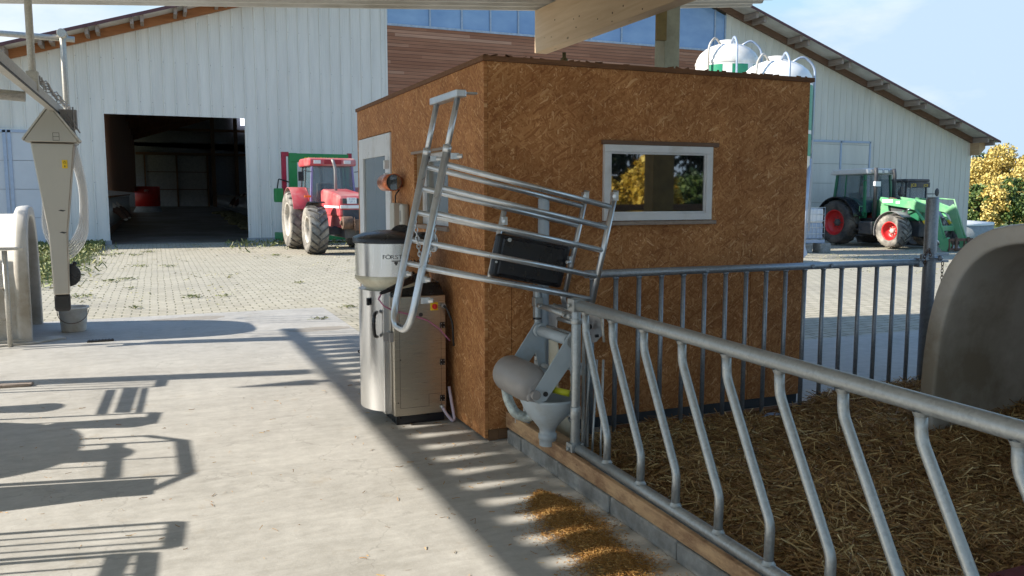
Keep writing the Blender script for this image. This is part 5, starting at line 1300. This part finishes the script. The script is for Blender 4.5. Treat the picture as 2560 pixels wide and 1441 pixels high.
g = MB(); g.prism(P3([(-.60, 2.42), (-.62, 2.58), (-.45, 2.66), (.75, 2.66), (1.02, 2.62), (1.05, 2.42)], -.68), (0, 1.36, 0)); rf = g.build("cab_roof", RM, rt_, .05, local=True)
for s in (-.45, .42): bxp(rf, "work_light", (1.05, s - .11, 2.48), (1.065, s + .09, 2.58), M['lamp_glass'], .01); 
bxp(rf, "roof_panel", (1.045, -.26, 2.47), (1.055, .24, 2.60), plain("dark_red", (.32, .02, .03), .4), .01)
for s in (-1, 1):
    fender(rt_, (0, 0, .86), .94, .50, R(20), R(155), RM, s * .88, name="rear_fender")
    panel(rt_, "fender_side", [(.92, 1.05), (.75, 1.52), (.3, 1.80), (-.5, 1.80), (-.5, 1.2), (.3, 1.25), (.7, .75), (1.0, .72)], s * .665, .03, RM)
    fender(rt_, (2.65, 0, .66), .74, .40, R(75), R(165), M['black_plastic'], s * .86, name="front_fender")
    g = MB(); g.tube(bend([(1.0, s * .62, 2.25), (1.05, s * .85, 2.28), (1.05, s * .92, 2.2)], .04), .012, 6); g.cbox((1.06, s * .93, 2.12), (.05, .15, .26)); g.build("mirror", M['black_plastic'], rt_, .02, local=True)
    bxp(rt_, "indicator", (1.0, s * .75 - .09, 1.52), (1.06, s * .75 + .09, 1.58), M['orange'], .01)
tb(rt_, "exhaust", [(1.85, -.13, 1.6), (1.85, -.13, 2.35), (1.82, -.20, 2.58)], .042, M['grey_plastic'], 12, .12)
bxp(rt_, "seat", (-.15, -.24, 1.25), (.3, .24, 1.42), M['seat'], .05); bxp(rt_, "seat_back", (-.22, -.24, 1.4), (-.08, .24, 1.95), M['seat'], .05)
bxp(rt_, "dashboard", (.75, -.25, 1.2), (.98, .25, 1.62), M['chassis'], .04)
g = MB(); g.tube([(.62 + .07 * math.cos(a), .19 * math.sin(a), 1.74 + .12 * math.cos(a)) for a in [k * math.pi / 9 for k in range(18)]], .013, 6, closed=True); g.cyl((.62, 0, 1.74), (.8, 0, 1.55), .02, 6); g.build("steering_wheel", M['black_plastic'], rt_, local=True)

# ---- green and red silage cutter frame behind the red tractor
sc_ = thing("silage_cutter", (4.95, 27.9, 0), "green and red silage cutter with a tall portal frame behind the red tractor", "silage cutter", rz=R(-84))
SG = M['strong_green']
bxp(sc_, "cross_beam", (.0, -.97, 2.64), (.14, .98, 2.92), SG, .015)
for s, yy in ((-1, -.98), (1, .74)): bxp(sc_, "green_post", (-.02, yy, .9), (.12, yy + .26, 2.62 if s > 0 else 2.93), SG, .01)
for yy in (-1.20, .98):
    bxp(sc_, "red_post", (-.05, yy, .1), (.08, yy + .14, 2.96), plain("crimson_paint", (.34, .015, .04), .4), .01)
bxp(sc_, "red_arm", (-.04, -1.2, 2.82), (.10, -.98, 2.96), plain("crimson_arm", (.34, .015, .04), .4), .01)
bxp(sc_, "hydraulic_box", (.1, -1.50, 1.36), (.35, -1.24, 1.80), SG, .03)
tb(sc_, "hose", [(.2, -1.4, 1.8), (.2, -1.35, 2.1), (.1, -1.0, 2.0)], .02, M['black_rubber'])
bxp(sc_, "cutter_table", (-1.2, -1.2, .1), (0, 1.2, .35), SG, .02)
g = MB(); vs, fs = text_mesh("strautmann", .25, .004, .25); Mx = Matrix.Translation((.147, .05, 2.69)) @ Matrix.Rotation(R(90), 4, 'Z') @ Matrix.Rotation(R(90), 4, 'X'); g.add([Mx @ Vector(v) for v in vs], fs); g.build("lettering", plain("yellow_lettering", (.65, .6, .02), .5), sc_, local=True)

# ---- green tractor with front loader
gz0 = -.47
gt = thing("tractor", (27.2, 26.9, gz0), "green tractor with red rims, white roof and front loader on the right", "tractor", rz=R(-88))
for sd in (-1, 1):
    wheel(gt, (0, sd * .95, .92), .92, .62, .52, sd, M['tyre_dark'], M['tyre_dark'], M['rim_red'], 19, M['chassis'], .16)
    wheel(gt, (2.80, sd * 1.0, .67), .67, .54, .36, sd, M['tyre_mud'], M['lug_mud'], M['rim_red'], 18, M['rim_grey'], .14)
GM = M['fendt_green']
g = MB(); g.prism(P3([(1.15, 1.15), (1.15, 1.78), (1.5, 1.88), (2.6, 1.80), (3.35, 1.66), (3.6, 1.45), (3.62, 1.05)], -.40), (0, .80, 0)); hood = g.build("hood", GM, gt, .06, local=True)
bxp(hood, "side_grille", (2.0, -.415, 1.2), (2.9, -.402, 1.55), M['chassis'], .01); bxp(hood, "sticker", (1.62, -.412, 1.50), (1.72, -.402, 1.62), M['white_decal'], 0)
bxp(gt, "chassis", (-.4, -.32, .45), (3.4, .32, 1.1), M['chassis'], .03); bxp(gt, "axle", (2.65, -.8, .60), (2.95, .8, .84), M['chassis'], .03)
for s in (-1, 1):
    bxp(gt, "tank", (1.05, s * .72 - .28, .48), (1.75, s * .72 + .28, 1.0), M['chassis'], .05)
    g = MB()
    for z in (.42, .66, .90): g.box((.93, s * .86 - .16, z), (1.25, s * .86 + .16, z + .03))
    g.build("step", M['chassis'], gt, local=True)
    fender(gt, (0, 0, .92), 1.02, .58, R(15), R(150), M['black_plastic'], s * .93, th=.05, name="rear_fender")
    panel(gt, "fender_side", [(1.12, 1.12), (1.12, 1.45), (.85, 1.75), (.5, 1.93), (-.45, 1.93), (-.6, 1.5), (.4, 1.4), (.8, 1.12)], s * .66, .05, GM)
    fender(gt, (2.80, 0, .67), .75, .50, R(45), R(195), M['grey_plastic'], s * .98, name="front_fender")
cab(gt, -.55, 1.12, 1.35, 2.88, .76, .70, GM, M['cab_glass'], .14, .06, GM)
bxp(gt, "door_frame", (.05, -.76, 1.2), (1.1, -.735, 1.38), GM)
g = MB(); g.prism(P3([(-.70, 2.88), (-.72, 3.02), (-.55, 3.10), (1.0, 3.14), (1.22, 3.10), (1.26, 2.90)], -.82), (0, 1.64, 0)); rf = g.build("cab_roof", M['roof_white'], gt, .05, local=True)
for k in range(4): bxp(rf, "work_light", (1.25, -.60 + k * .34, 2.94), (1.275, -.36 + k * .34, 3.07), M['lamp_glass'], .01)
g = MB()
for k in range(4): g.tube([(1.28, -.61 + k * .34, 2.93), (1.28, -.35 + k * .34, 2.93), (1.28, -.35 + k * .34, 3.08), (1.28, -.61 + k * .34, 3.08)], .008, 4, closed=True)
g.build("lamp_frame", M['chassis'], rf, local=True)
tb(gt, "exhaust", [(1.42, -.52, 1.0), (1.42, -.52, 2.9), (1.38, -.52, 3.14)], .075, M['chassis'], 14, .08)
tb(gt, "air_intake", [(1.42, .52, 1.4), (1.42, .52, 2.88), (1.36, .52, 3.1)], .075, M['chassis'], 14, .08)
bxp(gt, "number_plate", (1.42, -.66, 2.42), (1.52, -.655, 2.60), M['white_decal'], 0)
pl_ = MB().box((1.505, -.66, 2.40), (1.512, -.34, 2.60)).build("number_plate", M['white_decal'], gt, local=True)
bxp(gt, "seat", (-.1, -.26, 1.4), (.4, .26, 1.6), M['seat'], .05); bxp(gt, "seat_back", (-.2, -.26, 1.55), (-.05, .26, 2.15), M['seat'], .05); bxp(gt, "dashboard", (.85, -.25, 1.4), (1.08, .25, 1.85), M['chassis'], .04)
tb(gt, "mirror_arm", [(1.1, .7, 2.66), (1.15, 1.25, 2.66), (1.15, 1.32, 2.3)], .018, M['chassis'], 6); bxp(gt, "mirror", (1.10, 1.22, 2.05), (1.16, 1.42, 2.42), M['chassis'], .03)
tb(gt, "mirror_arm", [(1.1, -.7, 2.66), (1.15, -.98, 2.62), (1.15, -1.0, 2.4)], .018, M['chassis'], 6); bxp(gt, "mirror", (1.10, -1.08, 2.1), (1.16, -.92, 2.42), M['chassis'], .03)
tb(gt, "handrail", [(.95, -.82, 1.1), (.95, -.86, 1.6), (1.08, -.8, 1.6)], .015, M['loader_green'], 6)
# front loader: brackets, two bent arms, cylinders, cross tube
LG = M['loader_green']
for s in (-1, 1):
    panel(gt, "loader_bracket", [(1.75, 1.72), (2.05, 1.72), (2.15, 1.30), (2.05, .80), (1.95, .62), (1.85, .80), (1.72, 1.3)], s * .50 - .04, .08, LG)
    panel(gt, "loader_arm", [(1.70, 1.86), (1.75, 1.98), (3.1, 1.82), (3.3, 1.88), (3.45, 1.80), (4.0, 1.62), (4.15, 1.72), (4.25, 1.62), (4.55, .75), (4.78, .20), (4.60, .12), (4.35, .62), (4.0, 1.30), (3.85, 1.38), (3.0, 1.55), (1.9, 1.68)], s * .55 - .05, .10, LG, .012)
    tb(gt, "lift_cylinder", [(2.0, s * .62, 1.05), (2.9, s * .60, 1.42)], .045, LG); tb(gt, "lift_rod", [(2.9, s * .60, 1.42), (3.2, s * .60, 1.54)], .028, M['chrome'])
    cy = MB().cyl((3.5, s * .68, 1.50), (4.28, s * .66, .60), .052, 12).build("tilt_cylinder", LG, gt, local=True)
    MB().cyl((3.86, s * .672, 1.085), (3.98, s * .669, .945), .056, 12).build("band", M['yellow_plate'], cy, local=True)
    tb(gt, "tilt_rod", [(4.28, s * .66, .60), (4.58, s * .66, .26)], .03, M['chrome'])
    tb(gt, "levelling_rod", [(3.35, s * .55, 1.93), (4.15, s * .55, 1.88)], .028, LG); tb(gt, "levelling_rod", [(4.15, s * .55, 1.9), (4.72, s * .55, .45)], .03, LG)
    panel(gt, "tool_plate", [(4.50, .15), (4.62, .42), (4.85, .50), (4.95, .20), (4.85, -.02), (4.65, .0)], s * .55 - .07, .14, LG)
bxp(gt, "cross_tube", (4.12, -.55, .70), (4.28, .55, .90), LG, .03); bxp(gt, "decal", (1.85, -.605, 1.76), (2.35, -.601, 1.88), M['white_decal'], 0); bxp(gt, "decal", (2.5, -.605, 1.72), (2.68, -.601, 1.82), M['white_decal'], 0)
g = MB(); g.box((4.90, -.62, .36), (4.98, .62, .46)); g.box((4.90, -.62, .02), (4.98, .62, .10))
for yy in (-.6, -.45, -.2, .2, .45, .58): g.box((4.91, yy - .02, .08), (4.97, yy + .02, .38))
for yy in (-.32, .32): g.box((4.98, yy - .05, -.0), (5.04, yy + .05, .5)); g.prism([(5.0, yy - .05, .02), (6.0, yy - .05, .02), (6.0, yy - .05, .035), (5.0, yy - .05, .07)], (0, .1, 0))
g.build("pallet_fork", M['rust'], gt, .005, local=True)
tb(gt, "hose", [(1.9, -.5, 1.75), (2.2, -.6, 1.95), (2.5, -.55, 1.9)], .025, M['rust'], 8, .12)

# ---- dark machine parked behind it
tk = thing("telehandler", (29.9, 27.3, -.72), "dark loader with a yellow-lettered cab and round mirrors, mostly hidden behind the green tractor", "loader", rz=R(-88))
for sd in (-1, 1):
    wheel(tk, (-.6, sd * .9, .62), .62, .42, .35, sd, M['tyre_dark'], M['tyre_dark'], M['rim_grey'], 16); wheel(tk, (1.9, sd * .9, .62), .62, .42, .35, sd, M['tyre_dark'], M['tyre_dark'], M['rim_grey'], 16)
bxp(tk, "body", (-1.3, -.7, .55), (2.1, .7, 1.35), M['chassis'], .05)
cab(tk, -.3, 1.0, 1.35, 2.85, .62, .60, M['chassis'], M['cab_glass'], .05, .04)
bxp(tk, "cab_roof", (-.4, -.68, 2.85), (1.1, .68, 2.98), M['chassis'], .04)
sg = bxp(tk, "sign_board", (1.10, -.62, 2.62), (1.16, .62, 2.84), M['chassis'], .01)
YP = plain("yellow_sign_lettering", (.70, .50, .02), .5)
g = MB()
for s_, yy, z_ in (("JCB", -.38, .18), ("JCB", .36, .15)):
    vs, fs = text_mesh(s_, z_); Mx = Matrix.Translation((1.165, yy, 2.66)) @ Matrix.Rotation(R(90), 4, 'Z') @ Matrix.Rotation(R(90), 4, 'X') @ Matrix.Diagonal((1.2, 1, 1, 1)); g.add([Mx @ Vector(v) for v in vs], fs)
g.build("lettering", YP, sg, local=True)
for s in (-1, 1):
    tb(tk, "mirror_arm", [(1.0, s * .65, 2.35), (1.1, s * 1.0, 2.35)], .02, M['chassis'], 6); g = MB(); g.sphere((1.12, s * 1.12, 2.42), .16, 14, 8, (.35, .75, 1.1)); g.build("mirror", M['chassis'], tk, local=True)
tb(tk, "grab_rail", [(1.02, .66, 2.2), (1.1, .85, 2.15), (1.1, .88, 1.6)], .018, M['chassis'], 6)
bxp(tk, "seat_back", (0, -.25, 1.5), (.15, .25, 2.2), M['seat'], .05)

# ---- silos
def silo(x, y, r, ztop, label, full):
    z0 = gh(x, y); root = thing("feed_silo", (x, y, z0), label, "silo", "white feed silos beside the barn")
    zc = ztop - r * .74; prof = [(.12, z0 + 1.2), (.16, z0 + 1.25), (r, z0 + 2.9)]
    prof += [(r, zc)] + [(r * math.cos(a), zc + r * .66 * math.sin(a)) for a in [R(q) for q in (15, 30, 45, 58, 70)]] + [(.30, zc + r * .65), (.30, zc + r * .74), (0, zc + r * .75)]
    g = MB(); g.lathe([(a, b_ - z0 if False else b_) for a, b_ in prof], (x, y, 0), 'Z', 40, caps=False); g.lathe([(r + .012, zc - .05), (r + .02, zc), (r + .012, zc + .05)], (x, y, 0), 'Z', 40, caps=False); g.build("tank", M['silo'], root)
    for k in range(4):
        a = R(45 + 90 * k); MB().cyl((x + r * .9 * math.cos(a), y + r * .9 * math.sin(a), z0), (x + r * .98 * math.cos(a), y + r * .98 * math.sin(a), z0 + 3.1), .06, 8).build("leg", M['galv_bl'], root)
    for a in (-158, -112, -22):
        a = R(a); rr = r + .12; d = Vector((math.cos(a), math.sin(a), 0)); c = Vector((x, y, 0))
        g = MB(); g.tube(bend([c + d * (r * .45) + Vector((0, 0, zc + r * .60)), c + d * (r * .75) + Vector((0, 0, zc + r * .78)), c + d * rr + Vector((0, 0, zc + r * .48)), c + d * rr + Vector((0, 0, z0 + .8))], .45, 8), .036, 10); g.build("fill_pipe", M['galv_bl'] if a != R(-158) else M['rim_grey'], root)
    # green panels with white letters
    for (a0, a1, z_0, z_1) in ((-165, -135, zc - 1.5, zc - .12), (-118, -88, zc - 1.5, zc - .12), (-75, -45, zc - 1.5, zc - .12), (-32, -16, zc - 1.5, zc - .12), (-75, -45, zc - 2.3, zc - 1.62), (-32, -16, zc - 2.3, zc - 1.62)):
        g = MB(); g.lathe([(r + .006, z_0), (r + .006, z_1)], (x, y, 0), 'Z', 8, caps=False, a0=R(a0), a1=R(a1)); g.build("green_panel", M['silo_green'], root)
    g = MB(); wrap_text(g, "AGRAR", .55, (x, y), r + .016, R(-60), zc - 2.2, .42) if False else wrap_text(g, "N", .62, (x, y), r + .016, R(-24), zc - 2.2, .42); g.build("lettering", M['white_decal'], root)
    return root
silo(18.36, 24.25, 1.07, 6.85, "left white feed silo with domed top, farther from the camera, seen over the hut roof", False)
silo(18.32, 21.68, 1.12, 5.93, "right white feed silo, with a green panel and letter N beside the hut corner", True)

# ---- IBC tank
ib = thing("liquid_tank", (21.7, 23.97, -.30), "white caged liquid tank on concrete blocks beside the green tractor", "tank", rz=R(-8))
bxp(ib, "bottle_upper", (-.55, -.45, .88), (.55, .45, 1.40), M['white_decal'], .06)
bxp(ib, "bottle", (-.55, -.45, .30), (.55, .45, .878), plain("filled_tank", (.38, .46, .58), .4, var=.05), .05)
g = MB()
for x in [-.58 + i * .166 for i in range(8)]:
    for y in (-.48, .48): g.cyl((x, y, .28), (x, y, 1.44), .007, 6)
for y in [-.48 + i * .16 for i in range(7)]:
    for x in (-.58, .58): g.cyl((x, y, .28), (x, y, 1.44), .007, 6)
for z in (.28, .5, .73, .96, 1.2, 1.44): g.tube([(-.58, -.49, z), (.58, -.49, z), (.58, .49, z), (-.58, .49, z)], .011, 6, closed=True)
g.build("cage", M['galv_bright'], ib, local=True); bxp(ib, "pallet", (-.6, -.5, .16), (.6, .5, .27), M['galv_bl'], .01)
for (x, y, lb) in ((21.35, 23.5, "grey concrete block under the left corner of the caged tank"), (22.15, 23.45, "pale concrete block under the right corner of the caged tank")):
    z = gh(x, y); o = MB().box((x - .24, y - .2, z), (x + .24, y + .2, -.145)).build("support_block", M['block'], None, .02); tag(o, lb, "block", "concrete blocks under the caged tank")
# ---- blue grey bucket side
bu = thing("loader_bucket", (15.6, 17.9, gh(16, 18)), "blue-grey steel loader bucket lying behind the hut corner", "loader bucket")
g = MB(); z = gh(16, 18); y0 = 17.9
g.prism([(14.2, y0, z + .05), (16.15, y0, z + .02), (16.42, y0, z + .22), (16.12, y0, z + .95), (15.98, y0, z + .95), (16.2, y0, z + .25), (16.05, y0, z + .1), (14.2, y0, z + .12)], (0, 1.6, 0)); g.prism([(14.4, y0 - .01, z + .1), (16.15, y0 - .01, z + .03), (16.40, y0 - .01, z + .22), (16.1, y0 - .01, z + .93)], (0, .02, 0)); g.build("shell", M['galv_bl'], bu, .006)
# ---- round slurry tank
sl_ = thing("slurry_tank", (48.7, 42.4, -1.12), "low round concrete tank with a white cover beyond the barn corner", "tank")
g = MB(); g.lathe([(4.5, -.3), (4.5, .72), (4.4, .72), (4.3, .7), (0, .7)], (48.7, 42.4, -1.12), 'Z', 64, caps=False); g.build("wall", M['plinth'], sl_)
g = MB(); g.lathe([(4.52, .725), (4.52, .88), (2.5, 1.0), (0, 1.05)], (48.7, 42.4, -1.12), 'Z', 64, caps=False); g.build("cover", M['white_decal'], sl_)

# ---- cows in the barn
def cow(loc, rz, label, m):
    J = [(0, 0, 1.15), (.45, 0, 1.12), (.85, 0, 1.15), (-.45, 0, 1.18), (-.75, 0, 1.2), (1.15, 0, 1.05), (1.45, 0, .80), (1.60, 0, .62), (1.72, 0, .45),
         (.75, .2, .75), (.78, .22, .42), (.76, .22, .02), (.75, -.2, .75), (.78, -.22, .42), (.76, -.22, .02),
         (-.68, .2, .80), (-.82, .22, .48), (-.76, .22, .02), (-.68, -.2, .80), (-.82, -.22, .48), (-.76, -.22, .02), (-.92, 0, 1.15), (-.98, 0, .6)]
    E_ = [(0,1),(1,2),(0,3),(3,4),(2,5),(5,6),(6,7),(7,8),(2,9),(9,10),(10,11),(2,12),(12,13),(13,14),(4,15),(15,16),(16,17),(4,18),(18,19),(19,20),(4,21),(21,22)]
    Rr = [.36,.38,.30,.38,.30,.20,.15,.13,.09,.13,.075,.07,.13,.075,.07,.16,.08,.07,.16,.08,.07,.05,.03]
    me = bpy.data.meshes.new("cow"); me.from_pydata(J, E_, []); o = bpy.data.objects.new("cow", me); COL.objects.link(o)
    s = o.modifiers.new("skin", 'SKIN'); 
    for v, r_ in zip(me.skin_vertices[0].data, Rr): v.radius = (r_, r_)
    me.skin_vertices[0].data[0].use_root = True
    o.modifiers.new("sub", 'SUBSURF').levels = 2; o.modifiers["sub"].render_levels = 2
    me.materials.append(m); o.location = loc; o.rotation_euler = (0, 0, rz); tag(o, label, "cow", "cows at the barn feed fences")
    for s_ in (-1, 1): MB().sphere((1.47, s_ * .17, .84), .08, 8, 6, (.6, 1.2, .7)).build("ear", m, o, local=True)
    return o
mcow, t_, b_ = newmat("pied_hide"); t_.links.new(ramp(t_, noise(t_, coords(t_), 1.8, 2), [(.48, (.10, .05, .03)), (.52, (.6, .55, .48))]), b_.inputs['Base Color']); b_.inputs['Roughness'].default_value = .8
cow((-2.75, 40, .1), R(0), "pale pied cow reaching through the left feed fence in the dark barn", mcow)
cow((-2.8, 37.2, .1), R(4), "dark cow standing nearest the barn door on the left", mcow)
cow((6.15, 58, .35), R(180), "white-faced brown cow eating at the right feed fence in the barn", mcow)
cow((6.2, 55.8, .3), R(176), "brown cow with lowered head nearer than the white-faced one, right side of the barn", mcow)

# ================================================================== TREES
def leaf_mat(nm, a, b_, c_):
    m, t, b = newmat(nm); at_ = N(t, "ShaderNodeAttribute"); at_.attribute_name = "tone"
    t.links.new(ramp(t, at_.outputs['Fac'], [(0.05, a), (.5, b_), (.95, c_)]), b.inputs['Base Color']); b.inputs['Roughness'].default_value = .6
    b.inputs['Subsurface Weight'].default_value = 0; return m
LY = leaf_mat("yellow_leaves", (.38, .28, .07), (.58, .44, .12), (.74, .62, .25))
LY2 = leaf_mat("deep_yellow_leaves", (.30, .18, .02), (.60, .40, .04), (.80, .60, .12))
LG_ = leaf_mat("green_leaves", (.03, .06, .015), (.075, .13, .03), (.20, .24, .05))
LD = leaf_mat("dark_evergreen", (.012, .028, .014), (.03, .06, .03), (.07, .11, .05))
BARK = plain("bark", (.10, .08, .06), .9, var=.3, bmp=.6)
def tree(x, y, z, h, r, mat, label, nlf=4500, ls=.26, seed=0, grp=None, cz=.6, rzz=.42):
    root = thing("tree", (x, y, z), label, "tree", grp); g = MB(); q = random.Random(seed)
    g.tube([(x, y, z), (x + q.uniform(-.1, .1), y, z + h * .3), (x + q.uniform(-.3, .3), y + q.uniform(-.2, .2), z + h * .8)], [h * .022, h * .017, h * .006], 8)
    cl = []
    for i in range(26):
        a = q.uniform(0, 6.28); rr = r * math.sqrt(q.random()) * .85; zz = q.uniform(-1, 1); rr *= math.sqrt(max(.05, 1 - zz * zz)); c = Vector((x + rr * math.cos(a), y + rr * math.sin(a), z + h * cz + zz * h * rzz * .85)); cl.append((c, r * q.uniform(.22, .42)))
        if i < 14: g.tube([(x, y, z + h * q.uniform(.15, .45)), Vector((x, y, z + h * .4)).lerp(c, .5) + Vector((0, 0, .2)), c], [h * .009, h * .006, h * .002], 5)
    g.build("trunk", BARK, root)
    def pos(n, g_):
        C_ = np.array([list(c) for c, _ in cl]); S_ = np.array([s for _, s in cl]); i = g_.choice(len(cl), n, p=S_ ** 2 / (S_ ** 2).sum()); d = g_.normal(0, 1, (n, 3)); d /= np.linalg.norm(d, axis=1)[:, None]
        return C_[i] + d * (S_[i] * g_.uniform(.35, 1.1, n) ** .6)[:, None] * np.array([1, 1, .85]) - np.array([x, y, z])
    strands("crown", nlf, pos, (ls * .7, ls * 1.4), (ls * .6, ls), .8, mat, seed + 50, .1, root)
    return root
def at_d(px_, dep, zz=-.5): p = ad(px_, 487, dep); return (p.x, p.y, zz)
G1 = "autumn trees beyond the barn"
tree(*at_d(2500, 70), 5.6, 2.9, LY, "big golden-yellow autumn tree right of the barn corner", 9500, .15, 1, G1)
tree(*at_d(2443, 72), 4.8, 2.0, LY, "smaller orange-yellow tree touching the barn corner", 5500, .14, 2, G1)
tree(*at_d(2445, 62), 2.7, 1.5, LG_, "low bright green bush under the yellow trees", 2600, .17, 3, G1, .5, .5)
tree(*at_d(2528, 60), 3.3, 1.7, LG_, "rounded grey-green bush in front of the golden tree", 3200, .16, 4, G1, .5, .5)
tree(*at_d(2490, 60), 2.6, 1.4, LY, "low yellow bush between the green bushes", 2400, .16, 5, G1, .5, .5)
tree(*at_d(2590, 75), 5.2, 2.4, LD, "dark tree cut by the right edge of the picture", 3200, .2, 6, G1)
tree(*at_d(2560, 66), 3.0, 1.8, LY, "yellow bush at the right edge of the picture", 2600, .17, 7, G1, .5, .5)
tree(*at_d(2480, 100), 7.4, 3.0, LD, "dark treetop showing above the golden tree", 2800, .26, 8, G1)
for i in range(5): tree(*at_d(2640 + i * 90, 75 + i * 3), 5 + (i % 3), 3, (LY, LG_, LD)[i % 3], "tree outside the right edge of the picture", 2200, .26, 30 + i, G1)
# row behind the camera, seen mirrored in the hut window
G2 = "trees behind the pen mirrored in the window"
for i in range(9):
    x_ = 20 + i * 3.1; y_ = -44 + 3 * math.sin(i * 2.1)
    tree(x_, y_, -.6, 4.1 + .9 * math.sin(i * 1.7), 2.3, LY2 if i % 4 != 2 else LG_, "yellow autumn tree behind the pen, mirrored in the window" if i % 4 != 2 else "green autumn tree behind the pen, mirrored in the window", 1800, .3, 60 + i, G2, .52, .5)
for i in range(6):
    tree(22 + i * 6, -56, -.6, 9.5 + 1.5 * math.sin(i * 2.6), 4.2, LD, "dark evergreen behind the pen, mirrored in the window", 2200, .5, 80 + i, G2, .55, .45)
rf_ = thing("back_fence", (3, -3.6, 0), "dark wooden rail fence behind the camera, mirrored in the window", "fence")
g = MB(); g.box((3.0, -3.7, 1.30), (14, -3.64, 1.42)); g.box((3.0, -3.7, .75), (14, -3.64, .87))
g.build("rail", M['timber_dark'], rf_)
for x in (4.0, 6.2, 8.6, 11): MB().box((x, -3.63, 0), (x + .1, -3.53, 1.5)).build("post", M['timber_dark'], rf_)
h5 = copy_tree(h1); h5.location = (5.4, -1.3, .02); h5.rotation_euler = (0, 0, R(60)); h5['label'] = "beige domed calf hutch behind the camera, mirrored in the window"
